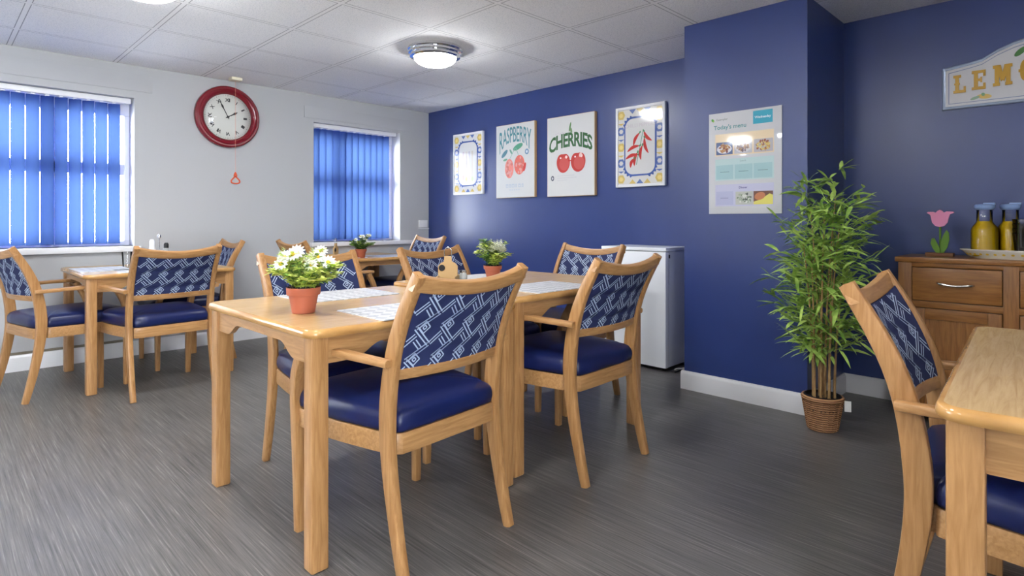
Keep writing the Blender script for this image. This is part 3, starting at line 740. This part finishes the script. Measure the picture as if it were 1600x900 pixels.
# 2: raspberry
r, M, w, h = picture('canvas_print', -4.291, -3.764, 1.303, 2.026, 'raspberry print with teal lettering and two pink berries', OF, 0, .034, (214, 215, 214), .22)
A = Art(.2)
TEAL = (88, 142, 152)
def warp_r(W_, H0, H1, hh, curve_=0):
    def f(x, y):
        u = max(-1, min(1, x / W_)); top = H1 + curve_ * (1 - u * u); bot = H0 + (H1 - H0) * .0 + .10 * (1 - abs(u)) ** .6 * 1.0 * (hh > 0)
        return (x, bot + (top - bot) * (y / .7))
    return f
vs, fs = text_mesh('RASPBERRY', 1.0, .95, .01); xm = max(abs(v[0]) for v in vs)
def wr(x, y):
    u = x / xm; t = y / .7; top = .285 + .05 * (1 - u * u); bot = .185 - .125 * abs(u) ** 3
    return (u * w * .42, bot + (top - bot) * t)
A.text('RASPBERRY', 0, 0, 1.0, TEAL, wr, .95, .01)
for (cx, cy, rx, ry, c) in ((-.075, -.075, .060, .095, (232, 140, 130)), (.065, -.045, .070, .095, (226, 116, 104))):
    A.poly(ell(cx, cy, rx, ry), c)
    rnd = random.Random(int(cx * 1000) + 500)
    for k in range(26):
        a = rnd.uniform(0, 6.28); q = sqrt(rnd.random()) * .82; g = rnd.randint(-14, 18)
        A.poly(ell(cx + rx * q * cos(a), cy + ry * q * sin(a), .012, .014, 8), (226, 164, 156) if g > 0 else (208, 122, 112))
A.poly(ell(.135, -.07, .016, .045, 14, -.3), (210, 84, 80)); A.poly(ell(.165, .075, .026, .028, 16), (120, 150, 180)); A.poly(ell(.165, .075, .012, .013, 10), (220, 226, 232))
for (cx, cy, L, an, c) in ((-.14, .075, .055, .7, (96, 136, 150)), (.045, .13, .07, .35, (92, 156, 128)), (-.05, .09, .03, 2.2, (120, 166, 150)), (-.13, .015, .03, .2, (120, 166, 140))):
    A.poly(ell(cx, cy, L, L * .38, 16, an), c)
A.poly([(-.07, .02), (-.064, .02), (.01, .12), (.004, .124)], (130, 176, 160)); A.poly([(.05, .05), (.056, .05), (.02, .125), (.012, .122)], (130, 176, 160))
for i, (x0, x1) in enumerate(((-.12, -.085), (-.075, -.05), (-.04, .0), (.012, .03), (.05, .085), (.095, .12))): A.rect(x0, -.262, x1, -.228, (192, 200, 210)); A.rect(x0 + .008, -.254, x1 - .008, -.240, (212, 214, 214))
for i in range(5): A.rect(-.07 + .03 * i, -.292, -.052 + .03 * i, -.279, (200, 206, 214))
A.build('artwork', r, M)
# 3: cherries
r, M, w, h = picture('canvas_print', -3.603, -3.059, 1.296, 2.020, 'cherries print with green arched lettering and two red cherries', OF, 0, .036, (214, 214, 212), .22)
A = Art(.2); GRN = (70, 108, 74)
vs, fs = text_mesh('CHERRIES', 1.0, .92, .02); xm = max(abs(v[0]) for v in vs)
def wc(x, y):
    u = x / xm; t = y / .7; top = .205 - .035 * u * u - .03 * abs(u) ** 6; bot = .085 - .055 * abs(u) ** 2.2
    return (u * w * .455, bot + (top - bot) * t)
A.text('CHERRIES', 0, 0, 1.0, GRN, wc, .92, .03)
A.poly(ell(.0, .255, .009, .045, 12, -.25), (104, 140, 96)); A.poly(ell(.012, .225, .012, .028, 12, .3), (120, 150, 110))
for i in range(5): A.poly(ell(-.165 + i * .026, .205 + .008 * (i % 2), .010, .006, 10, .5), (206, 200, 206))
for (cx, rx, rot) in ((-.078, .078, .1), (.092, .082, -.15)):
    P = []
    for i in range(40):
        a = 2 * pi * i / 40; rr = 1 - .18 * max(0, cos(a - pi / 2)) ** 8 ; P.append((cx + rx * rr * cos(a), -.055 + .088 * rr * sin(a) * (1.08 if sin(a) < 0 else 1)))
    A.poly(P, (190, 70, 66)); A.poly(ell(cx + .01, -.07, rx * .72, .06), (202, 92, 86)); A.poly(ell(cx + rx * .45, -.01, .014, .014, 12), (246, 214, 208)); A.poly(ell(cx - rx * .4, -.015, .010, .008, 10), (246, 224, 220))
A.poly(ell(.118, .0, .014, .022, 14, -.5), (236, 200, 194)); A.poly(ell(-.005, -.045, .02, .006, 8), (190, 60, 60))
A.poly(ell(-.205, -.195, .019, .024, 14), (92, 96, 108)); A.poly(ell(-.205, -.195, .009, .012, 10), (214, 214, 218))
for i in range(3): A.rect(-.15, -.178 - .02 * i, (.05, .08, -.03)[i], -.174 - .02 * i, (196, 196, 200))
A.build('artwork', r, M)
# 4: chilli peppers
r, M, w, h = picture('framed_print', -2.847, -2.386, 1.352, 2.010, 'chilli pepper print in white frame, rightmost of the prints on the blue wall', WF, .022, .03, (222, 220, 214), .07)
A = Art(.09); tileborder(A, w, h); cartouche(A, w, h)
A.text('CHILLI PEPPERS', 0, .155, .042, (206, 196, 200))
A.poly([(-.035, -.15), (-.029, -.152), (.036, .13), (.030, .132)], (110, 160, 130))
for (cx, cy, L, an) in ((-.03, .055, .062, 1.05), (.075, .075, .058, 2.3), (.062, .0, .070, 1.85), (-.06, -.02, .066, .35), (-.075, -.085, .066, .25), (.018, -.055, .062, 1.45), (-.035, -.105, .060, 1.3), (-.068, -.135, .045, 1.1)):
    P = []
    for i in range(11):
        t = i / 10; P.append((-L + 2 * L * t, .016 * sin(pi * min(1, t * 1.02)) ** .7 + .012 * sin(pi * t)))
    for i in range(11):
        t = 1 - i / 10; P.append((-L + 2 * L * t, -.012 * sin(pi * t) ** .7 + .012 * sin(pi * t)))
    A.poly([(cx + x * cos(an) - y * sin(an), cy + x * sin(an) + y * cos(an)) for x, y in P], (196, 62, 58))
    ex, ey = cx + L * cos(an), cy + L * sin(an); A.poly(ell(ex, ey, .013, .007, 10, an), (84, 140, 96))
A.build('artwork', r, M)

# menu on the chimney breast
mx, mz = -1.488, 1.424; mw, mh = .438, .616
r = thing('menu_poster', "white laminated poster headed Today's menu on the blue chimney breast", 'poster', (mx, PY, mz))
PAPER = mat('laminated_white_card', (214, 215, 219), .05)
b = MB(); b.box((-mw / 2, -.006, -mh / 2), (mw / 2, -.0005, mh / 2), PAPER, .001); b.build('card', r)
M = Matrix(((1, 0, 0, 0), (0, 0, -1, -.006), (0, 1, 0, 0), (0, 0, 0, 1)))
A = Art(.06); A.text('Exemplar', -.135, .262, .019, (120, 130, 124), align='C'); A.poly(ell(-.195, .268, .0075, .010, 12, .5), (92, 156, 72)); A.poly(ell(-.188, .262, .004, .007, 10, -.4), (150, 190, 90)); A.build('logo', r, M)
A = Art(.06); A.text("Today's menu", -.086, .208, .036, (96, 156, 160), bold=.0006); A.build('heading', r, M)
A = Art(.06); A.rect(.055, .218, .168, .294, (72, 170, 196)); A.text('Wednesday', .1115, .250, .0195, (236, 246, 250), bold=.0006); A.build('day_label', r, M)
A = Art(.06); A.rect(-.178, .045, .175, .178, (244, 222, 188)); bp_ = A.build('menu_section', r, M)
A = Art(.06); A.rect(-.178, -.105, .175, .025, (198, 222, 222)); A.text('Lunch', -.005, .004, .015, (110, 150, 152))
for x in (-.172, -.056, .058): A.rect(x, -.098, x + .108, -.012, (170, 204, 208)); A.rect(x + .025, -.056, x + .083, -.052, (120, 150, 156))
A.build('menu_section', r, M)
A = Art(.06); A.rect(-.178, -.262, .175, -.130, (202, 202, 226)); A.text('Dinner', -.005, -.157, .018, (92, 88, 150), bold=.0005)
A.rect(-.172, -.254, -.064, -.172, (186, 188, 218)); A.rect(-.145, -.214, -.095, -.210, (140, 140, 176)); A.build('menu_section', r, M)
def foodphoto(x0, z0, x1, z1, bgc, plate, blobs, seed):
    A = Art(.06); A.k = 6; A.rect(x0, z0, x1, z1, bgc); cx, cz = (x0 + x1) / 2, (z0 + z1) / 2; rx, rz = (x1 - x0) / 2 * .9, (z1 - z0) / 2 * .86
    if plate: A.poly(ell(cx, cz - .004, rx, rz * .86), plate)
    rnd = random.Random(seed)
    for k in range(46):
        a = rnd.uniform(0, 6.28); q = sqrt(rnd.random()) * (.72 if plate else .85); c = blobs[rnd.randrange(len(blobs))]
        A.poly(ell(cx + rx * q * cos(a), cz + rz * q * sin(a), rnd.uniform(.004, .011), rnd.uniform(.003, .007), 8, rnd.uniform(0, 3)), c)
    return A.build('food_photo', r, M)
foodphoto(-.172, .052, -.068, .128, (96, 110, 150), (232, 230, 236), [(150, 92, 70), (190, 140, 90), (120, 60, 54), (206, 170, 120)], 1)
foodphoto(-.058, .052, .050, .128, (200, 198, 206), (226, 222, 224), [(170, 130, 100), (120, 100, 110), (186, 150, 120)], 2)
foodphoto(.060, .052, .170, .128, (196, 190, 196), None, [(224, 196, 116), (206, 160, 90), (232, 214, 150), (150, 84, 60)], 3)
foodphoto(-.050, -.254, .056, -.176, (196, 198, 190), None, [(120, 136, 110), (226, 228, 220), (90, 96, 90), (170, 180, 160)], 4)
A = Art(.06); A.k = 6; A.rect(.058, -.254, .170, -.176, (110, 74, 60)); A.poly([(.058, -.254), (.170, -.254), (.170, -.200), (.150, -.192), (.10, -.225), (.058, -.238)], (226, 216, 110)); A.poly(ell(.095, -.205, .032, .022, 18, .3), (196, 124, 84)); A.build('food_photo', r, M)

# lemonade sign
SX0, SX1, SZ0 = -.628, .46, 1.700
sx = (SX0 + SX1) / 2; hw = (SX1 - SX0) / 2
r = thing('metal_sign', 'embossed white tin sign with gold lettering and a raised arched top', 'sign', (sx, WY, SZ0))
def sign_outline(g):
    P = [(-hw + g, g), (hw - g, g), (hw - g, .237 - g)]
    arch = [(.50, .252), (.44, .262), (.36, .300), (.28, .326), (.18, .345), (.09, .352), (0, .355)]
    arch = [(a * .83, z) for a, z in arch]
    P += [(x, z - g) for x, z in arch] + [(-x, z - g) for x, z in reversed(arch[:-1])] + [(-hw + g, .237 - g)]
    return P
SGW = mat('cream_enamel_tin', (226, 224, 226), .16); SGB = mat('pale_blue_tin_border', (176, 190, 214), .14, .3)
b = MB(); b.rings([[(x, -.001, z) for x, z in sign_outline(0)], [(x, -.010, z) for x, z in sign_outline(0)], [(x, -.016, z) for x, z in sign_outline(.006)], [(x, -.016, z) for x, z in sign_outline(.012)], [(x, -.012, z) for x, z in sign_outline(.018)]], SGB, True, False); b.build('rolled_border', r)
b = MB(); b.rings([[(x, -.006, z) for x, z in sign_outline(.017)], [(x, -.0125, z) for x, z in sign_outline(.017)]], SGW); 
b.build('sign_plate', r)
b = MB()
for g in (.030,):
    o1 = sign_outline(g); o2 = sign_outline(g + .004); n = len(o1)
    b.add([(x, -.0132, z) for x, z in o1] + [(x, -.0132, z) for x, z in o2], [(i, (i + 1) % n, n + (i + 1) % n, n + i) for i in range(n)], mat('grey_blue_ink', (140, 150, 180), .3))
b.build('pinstripe', r)
GOLD = mat('gold_lettering', (206, 158, 52), .28)
# slab-serif capitals as strokes in a unit box
GL = {
 'L': (.80, [(0, 0, .34, 1, 'v'), ]),
}
def letter(ch, w, h):
    t = w * .30; s = h * .15; B = []; R_ = lambda x0, y0, x1, y1: B.append([(x0, y0), (x1, y0), (x1, y1), (x0, y1)])
    def serif(xc, y, up): R_(xc - t * .95, y, xc + t * .95, y + s * .8)
    nub = lambda xc: R_(xc - t * .75, h * .46, xc + t * .75, h * .56)
    if ch == 'L':
        R_(w * .15, 0, w * .15 + t, h); R_(0, 0, w, s); R_(0, h - s, w * .62, h); R_(w - t * .6, 0, w, h * .34); nub(w * .15 + t / 2)
    elif ch == 'E':
        R_(w * .15, 0, w * .15 + t, h); R_(0, 0, w, s); R_(0, h - s, w, h); R_(w - t * .6, 0, w, h * .32); R_(w - t * .6, h * .68, w, h); R_(w * .15, h * .44, w * .72, h * .57); R_(w * .62, h * .36, w * .74, h * .65)
    elif ch == 'M':
        R_(w * .08, 0, w * .08 + t * .8, h); R_(w * .92 - t * .8, 0, w * .92, h); R_(-w * .02, 0, w * .36, s); R_(w * .64, 0, w * 1.02, s); R_(-w * .02, h - s, w * .26, h); R_(w * .74, h - s, w * 1.02, h)
        B.append([(w * .10, h), (w * .10 + t, h), (w * .5 + t * .3, h * .32), (w * .5 - t * .3, h * .2)]); B.append([(w * .90 - t, h), (w * .90, h), (w * .5 + t * .3, h * .2), (w * .5 - t * .3, h * .32)])
    elif ch == 'N':
        R_(w * .08, 0, w * .08 + t * .8, h); R_(w * .92 - t * .8, 0, w * .92, h); R_(-w * .02, 0, w * .36, s); R_(-w * .02, h - s, w * .26, h); R_(w * .64, h - s, w * 1.02, h)
        B.append([(w * .08, h), (w * .08 + t, h), (w * .92, 0), (w * .92 - t, 0)])
    elif ch in 'OD':
        n = 24; o = []; i_ = []
        for k in range(n):
            a = 2 * pi * k / n; q = .7
            X = abs(cos(a)) ** q * (1 if cos(a) > 0 else -1); Y = abs(sin(a)) ** q * (1 if sin(a) > 0 else -1)
            if ch == 'D' and X < 0: X = -1 if abs(Y) < .999 else X
            o.append((w / 2 + X * w / 2, h / 2 + Y * h / 2)); i_.append((w / 2 + X * (w / 2 - t), h / 2 + Y * (h / 2 - s * 1.3)))
        for k in range(n): B.append([o[k], o[(k + 1) % n], i_[(k + 1) % n], i_[k]])
        if ch == 'O': R_(-t * .25, h * .44, t * .9, h * .56); R_(w - t * .9, h * .44, w + t * .25, h * .56)
    elif ch == 'A':
        B.append([(w * .02, 0), (w * .02 + t, 0), (w * .5 + t * .4, h), (w * .5 - t * .4, h)]); B.append([(w * .98 - t, 0), (w * .98, 0), (w * .5 + t * .4, h), (w * .5 - t * .4, h)]); R_(w * .2, h * .26, w * .8, h * .38); R_(-w * .05, 0, w * .36, s); R_(w * .64, 0, w * 1.05, s)
    return B
x = -.575 - sx
for i, (ch, w_, hh) in enumerate((('L', .056, .100), ('E', .060, .105), ('M', .078, .112), ('O', .078, .120), ('N', .078, .120), ('A', .078, .112), ('D', .066, .105), ('E', .056, .100))):
    z0 = .088 + .006 * min(i, 7 - i); b = MB()
    for lay, poly in enumerate(letter(ch, w_, hh)):
        if abs(sum(poly[k][0] * poly[(k + 1) % len(poly)][1] - poly[(k + 1) % len(poly)][0] * poly[k][1] for k in range(len(poly)))) < 1e-9: continue
        b.rings([[(x + px, y, z0 + pz) for px, pz in poly] for y in (-.012, -.0175 - .0001 * lay)], GOLD)
    b.build('letter', r); x += w_ + .026 + (.006 if i in (1, 2) else 0)
SM = Matrix(((1, 0, 0, 0), (0, 0, -1, -.0130), (0, 1, 0, 0), (0, 0, 0, 1)))
A = Art(.2); A.text('SOLD HERE', .065, .033, .046, (128, 134, 170), spacing=1.15, bold=.001); A.build('wording', r, SM); A = Art(.2)
A.poly(ell(-.355, .054, .032, .013, 16, -.15), (222, 190, 110)); A.poly(ell(-.395, .05, .022, .008, 12, .3), (150, 176, 150)); A.poly(ell(-.36, .065, .008, .01, 10, .3), (120, 160, 120)); A.build('printed_lemon', r, SM); A = Art(.2)
A.poly(ell(-.205, .268, .032, .014, 16, .75), (92, 140, 84)); A.poly(ell(-.165, .300, .028, .010, 14, .1), (110, 130, 130)); A.poly(ell(-.13, .27, .045, .034, 20, .2), (232, 190, 90)); A.poly(ell(0, .275, .05, .036, 20, -.1), (236, 200, 80)); A.poly(ell(.09, .28, .03, .014, 16, -.5), (92, 140, 84))
A.build('printed_lemons_and_leaves', r, SM)

# ================================================================== SIDEBOARD
BX0, BX1, BY0, BY1, BH = -.762, .17, 3.705, 4.075, .882
r = thing('sideboard', 'oak sideboard with drawers and panelled doors in the recess below the tin sign', 'sideboard', ((BX0 + BX1) / 2, BY0, 0)); RL = ((BX0 + BX1) / 2, BY0, 0)
b = MB(); b.box((BX0 + .004, BY0 + .02, .06), (BX1 - .004, BY1, BH - .028), OAKV, .002)
for x0, x1 in ((BX0, BX0 + .062), (BX1 - .062, BX1), ((BX0 + BX1) / 2 - .03, (BX0 + BX1) / 2 + .03)): b.box((x0, BY0, 0 if x1 != (BX0 + BX1) / 2 + .03 else .06), (x1, BY0 + .05, BH - .028), OAKV, .003)
for z0, z1 in ((.832, BH - .028), (.620, .652), (.06, .11)): b.box((BX0 + .05, BY0 + .001, z0), (BX1 - .05, BY0 + .05, z1), OAK, .002)
b.box((BX0, BY1 - .05, 0), (BX0 + .05, BY1, .07), OAKV); b.box((BX1 - .05, BY1 - .05, 0), (BX1, BY1, .07), OAKV)
at(b, 'body', r, RL)
b = MB(); b.box((BX0 - .014, BY0 - .014, BH - .028), (BX1 + .014, BY1 + .005, BH), OAK, .007); at(b, 'top', r, RL)
for x0, x1 in ((BX0 + .065, (BX0 + BX1) / 2 - .033), ((BX0 + BX1) / 2 + .033, BX1 - .065)):
    b = MB(); b.box((x0, BY0 - .008, .656), (x1, BY0 + .018, .828), OAK, .005); d = at(b, 'drawer', r, RL)
    cx = (x0 + x1) / 2
    b = MB(); b.tube(curve([(cx - .075, BY0 - .010, .752), (cx - .06, BY0 - .03, .750), (cx, BY0 - .036, .742), (cx + .06, BY0 - .03, .748), (cx + .075, BY0 - .010, .748)], 5), [.006] * 21, STEEL, 8); b.build('handle', d)
    b = MB(); fr = .055
    b.box((x0, BY0 - .008, .114), (x0 + fr, BY0 + .015, .616), OAKV, .003); b.box((x1 - fr, BY0 - .008, .114), (x1, BY0 + .015, .616), OAKV, .003)
    b.box((x0 + fr, BY0 - .008, .114), (x1 - fr, BY0 + .015, .114 + fr), OAK, .003); b.box((x0 + fr, BY0 - .008, .616 - fr), (x1 - fr, BY0 + .015, .616), OAK, .003)
    b.box((x0 + fr - .005, BY0 + .004, .114 + fr - .005), (x1 - fr + .005, BY0 + .012, .616 - fr + .005), OAKV); d = at(b, 'door', r, RL)
    hx_ = x1 - .03 if cx < -.3 else x0 + .03
    b = MB(); b.tube(curve([(hx_, BY0 - .010, .47), (hx_, BY0 - .034, .45), (hx_, BY0 - .034, .38), (hx_, BY0 - .010, .36)], 5), .0055, STEEL, 8); b.build('handle', d)
# tulip ornament
r = thing('tulip_ornament', 'wooden pink tulip ornament with green leaves on the sideboard', 'ornament', (-.602, 3.86, BH))
PINK = mat('pink_painted_wood', (226, 140, 176), .5); LG = mat('leaf_green_painted_wood', (98, 142, 40), .5)
b = MB(); b.box((-.062, -.028, 0), (.062, .028, .020), mat('brown_wood_block', (120, 78, 44), .55), .004); b.build('base', r)
def cutout(poly, t, m, nm, rz=0, y=0):
    b = MB(); b.rings([[(x, y + k, z) for x, z in poly] for k in (-t / 2, t / 2)], m); return b.build(nm, r)
b = MB(); b.tube([(0, .008, .015), (0, .008, .17)], .005, LG, 8); b.build('stem', r)
cutout([(x * cos(.0), z) for x, z in [(-.003, .016), (.016, .016), (.034, .05), (.042, .09), (.040, .128), (.030, .142), (.016, .115), (.004, .075)]], .009, LG, 'leaf', y=-.004)
cutout([(.002, .016), (-.014, .02), (-.030, .045), (-.038, .07), (-.034, .096), (-.022, .098), (-.008, .068), (.002, .04)], .009, LG, 'leaf', y=-.014)
cutout([(0, .158), (.020, .164), (.034, .182), (.038, .205), (.044, .226), (.062, .234), (.060, .240), (.030, .242), (.018, .235), (.010, .245), (0, .250), (-.010, .245), (-.018, .235), (-.030, .240), (-.052, .240), (-.058, .234), (-.042, .224), (-.038, .205), (-.034, .182), (-.020, .164)], .012, PINK, 'flower')
# tray, carafes, tumblers
TX, TY, TW, TD = -.255, 3.86, .262, .125
TRAYM = mat('white_melamine', (226, 222, 208), .25)
r = thing('serving_tray', 'white oval tray with lemon pattern on the sideboard holding the drinks', 'tray', (TX, TY, BH))
def oval(k, kk=0): return [( (TW - kk) * k * cos(2 * pi * i / 48), (TD - kk) * k * sin(2 * pi * i / 48)) for i in range(48)]
b = MB(); b.rings([[(x, y, z) for x, y in oval(k)] for k, z in ((.78, .001), (.80, 0), (.86, .010), (.95, .034), (1.0, .042), (.995, .0455), (.94, .038), (.85, .015), (.79, .006), (.02, .006))], TRAYM); b.build('dish', r, 50)
b = MB(); LEM = mat('lemon_print', (222, 184, 60), .3)
for i in range(17):
    a = radians(-160 + i * 8.7); k = .905; px, py = TW * k * cos(a), TD * k * sin(a); n = Vector((cos(a) / TW, sin(a) / TD, 0)).normalized(); t = Vector((-n.y, n.x, 0)); up = (n * .55 + Vector((0, 0, 1))).normalized()
    c = Vector((px, py, .0215)) + n * .0025
    b.add([tuple(c + t * .007 * cos(q) + up * .006 * sin(q)) for q in [j * pi / 5 for j in range(10)]], [tuple(range(10))], LEM)
b.build('lemon_pattern', r)
JUICE = mat('orange_squash', (206, 172, 12), .15); LID = mat('pale_blue_plastic_lid', (142, 168, 214), .35)
def carafe(x, y, label, juice=True):
    r = thing('carafe', label, 'carafe', (x, y, BH + .0075), 0, 'lidded carafes on the tray')
    prof = [(.052, 0), (.056, .004), (.0565, .135), (.052, .152), (.040, .168), (.0335, .180), (.0325, .25)]
    if juice:
        b = MB(); b.lathe([(.051, .003), (.0552, .006), (.0558, .134), (.0512, .150), (.0392, .166), (.0326, .177), (.0318, .182), (.001, .182)], JUICE, 32); b.build('juice', r, 50)
    b = MB(); b.lathe(prof , CLEAR, 36, cap1=False); b.build('bottle', r, 40)
    b = MB(); b.lathe([(.0335, .240), (.040, .246), (.043, .250), (.043, .262), (.036, .268), (.001, .270)], LID, 28); b.box((-.004, -.016, .264), (.044, .016, .276), LID, .004); b.build('lid', r, 40)
    return r
carafe(-.412, 3.84, 'carafe full of orange squash with pale blue lid, left on the tray')
o = carafe(-.315, 3.905, 'carafe with pale blue lid, behind the clear tumblers on the tray'); 
b = MB(); b.lathe([(.027, 0), (.0385, .118), (.0400, .120), (.0400, .123), (.0365, .121), (.0255, .004), (.001, .004)], pane_material('tumbler_plastic', 2.0), 32)
t0 = None
for i in range(4):
    if i == 0: t0 = b.build('tumbler', None, 50); o = t0
    else: o = t0.copy(); COL.objects.link(o)
    o.location = (-.262, 3.80, BH + .0075 + .023 * i)
    tag(o, ['clear plastic tumbler at the bottom of the stack on the tray', 'clear plastic tumbler second from the bottom of the stack on the tray', 'clear plastic tumbler third from the bottom of the stack on the tray', 'clear plastic tumbler on top of the stack on the tray'][i], 'tumbler', 'stacked clear tumblers')

# ================================================================== BAMBOO
bx, by = -1.005, 3.27
r = thing('artificial_bamboo', 'tall green bamboo plant in small wicker basket beside the chimney breast', 'potted plant', (bx, by, 0))
WICK = mat('wicker', (150, 104, 66), .6)
def wick():
    m = WICK; N, L, bs = nodes(m); w1 = N.new('ShaderNodeTexWave'); w1.bands_direction = 'Z'; w1.inputs['Scale'].default_value = 28; w1.inputs['Distortion'].default_value = 1.5
    L.new(texco(m, (1, 1, 1)), w1.inputs[0]); tocol(m, ramp(m, w1.outputs['Fac'], [(.1, (122, 80, 50)), (.7, (190, 142, 100))])); bump(m, w1.outputs['Fac'], .004, .8)
wick()
b = MB(); prof = []
for k in range(15):
    t = k / 14; prof.append((.068 + .024 * t + (.002 if k % 2 else 0), .005 + .150 * t))
b.lathe([(.066, 0)] + prof + [(.100, .158), (.102, .166), (.098, .174), (.090, .176), (.086, .165)], WICK, 40, cap1=False)
for k in range(20):
    a = 2 * pi * k / 20; b.tube([((.0705) * cos(a), (.0705) * sin(a), .006), (.0955 * cos(a), .0955 * sin(a), .158)], .0032, WICK, 6)
b.build('basket', r, 50)
b = MB(); b.lathe([(.085, .10), (.087, .178), (.083, .18), (.080, .165), (.001, .165)], DARK, 28); b.build('liner', r)
b = MB(); b.box((.088, -.06, .115), (.118, -.055, .168), mat('white_tag', (236, 236, 232), .6), 0, Matrix.Rotation(.5, 4, 'Z')); b.build('tag', r)
CANE = wood('bamboo_cane', (140, 104, 66), (196, 164, 112), (40, 40, 6))
rnd = random.Random(21); lv = MB(); tops = [];
def blade(p, d, L, w):
    d = Vector(d).normalized(); up = Vector((0, 0, 1)); s = d.cross(up)
    s = s.normalized() if s.length > .05 else Vector((1, 0, 0)); s = (s + Vector((0, 0, rnd.uniform(-.7, .7)))).normalized(); droop = rnd.uniform(.1, .5)
    vs = []
    for t, ww in ((0, .2), (.25, .9), (.55, 1), (.8, .65), (1, .04)):
        c = Vector(p) + d * L * t - up * droop * L * t * t; vs += [tuple(c - s * w * ww / 2), tuple(c + s * w * ww / 2)]
    lv.add(vs, [(q, q + 1, q + 3, q + 2) for q in (0, 2, 4, 6)], BAMB)
for k in range(9):
    a = k * 2.4; q = .012 + .045 * sqrt(k / 9); x0, y0 = q * cos(a), q * sin(a); H_ = (1.20, 1.14, 1.08, 1.0, .95, 1.05, .86, .92, .78)[k]
    lean = (.05 * cos(a + .5), .05 * sin(a + .5)); pts = [(x0 + lean[0] * t * t, y0 + lean[1] * t * t, .16 + (H_ - .16) * t) for t in [i / 8 for i in range(9)]]
    b = MB(); b.tube(pts, [.0075 - .005 * i / 8 for i in range(9)], CANE, 8); b.build('cane', r, 60)
    lo = .36
    for i in range(20):
        z = lo + (H_ - lo) * (i + rnd.random()) / 17; t = (z - .16) / (H_ - .16); px, py = x0 + lean[0] * t * t, y0 + lean[1] * t * t
        an = rnd.uniform(0, 2 * pi); env = .30 * (1 - ((z - .68) / .66) ** 2) ** .5 if abs(z - .68) < .66 else .05
        env = max(.05, env * (1 if z < .95 else 1 - (z - .95) * 1.1)) * (.75 if z < .45 else 1)
        ln = env * rnd.uniform(.35, .85); ex, ey, ez = px + ln * cos(an), py + ln * sin(an), z + ln * rnd.uniform(.3, .9)
        if by + ey > PY - .02 and bx + ex < PX1 + .03: ey = PY - .02 - by - .02; 
        lv.tube([(px, py, z), ((px + ex) / 2, (py + ey) / 2, z + (ez - z) * .6), (ex, ey, ez)], .0014, BAMB, 4)
        for j in range(7):
            s_ = rnd.uniform(.25, 1); c = Vector((px + (ex - px) * s_, py + (ey - py) * s_, z + (ez - z) * s_)); aa = an + rnd.uniform(-1.2, 1.2)
            d = Vector((cos(aa), sin(aa), rnd.uniform(-.25, 1.3))); L_ = rnd.uniform(.07, .14)
            e = c + d.normalized() * L_
            if by + e.y > PY - .004 and bx + e.x < PX1 + .01: d.y = -abs(d.y) * .4
            blade(c, d, L_, rnd.uniform(.012, .021))
    for j in range(9):
        aa = rnd.uniform(0, 6.28); blade((pts[-1][0], pts[-1][1], H_ - rnd.uniform(0, .08)), (cos(aa) * .6, sin(aa) * .6, rnd.uniform(.4, 1.6)), rnd.uniform(.08, .13), .015)
lv.build('foliage', r, 80)['kind'] = 'stuff'
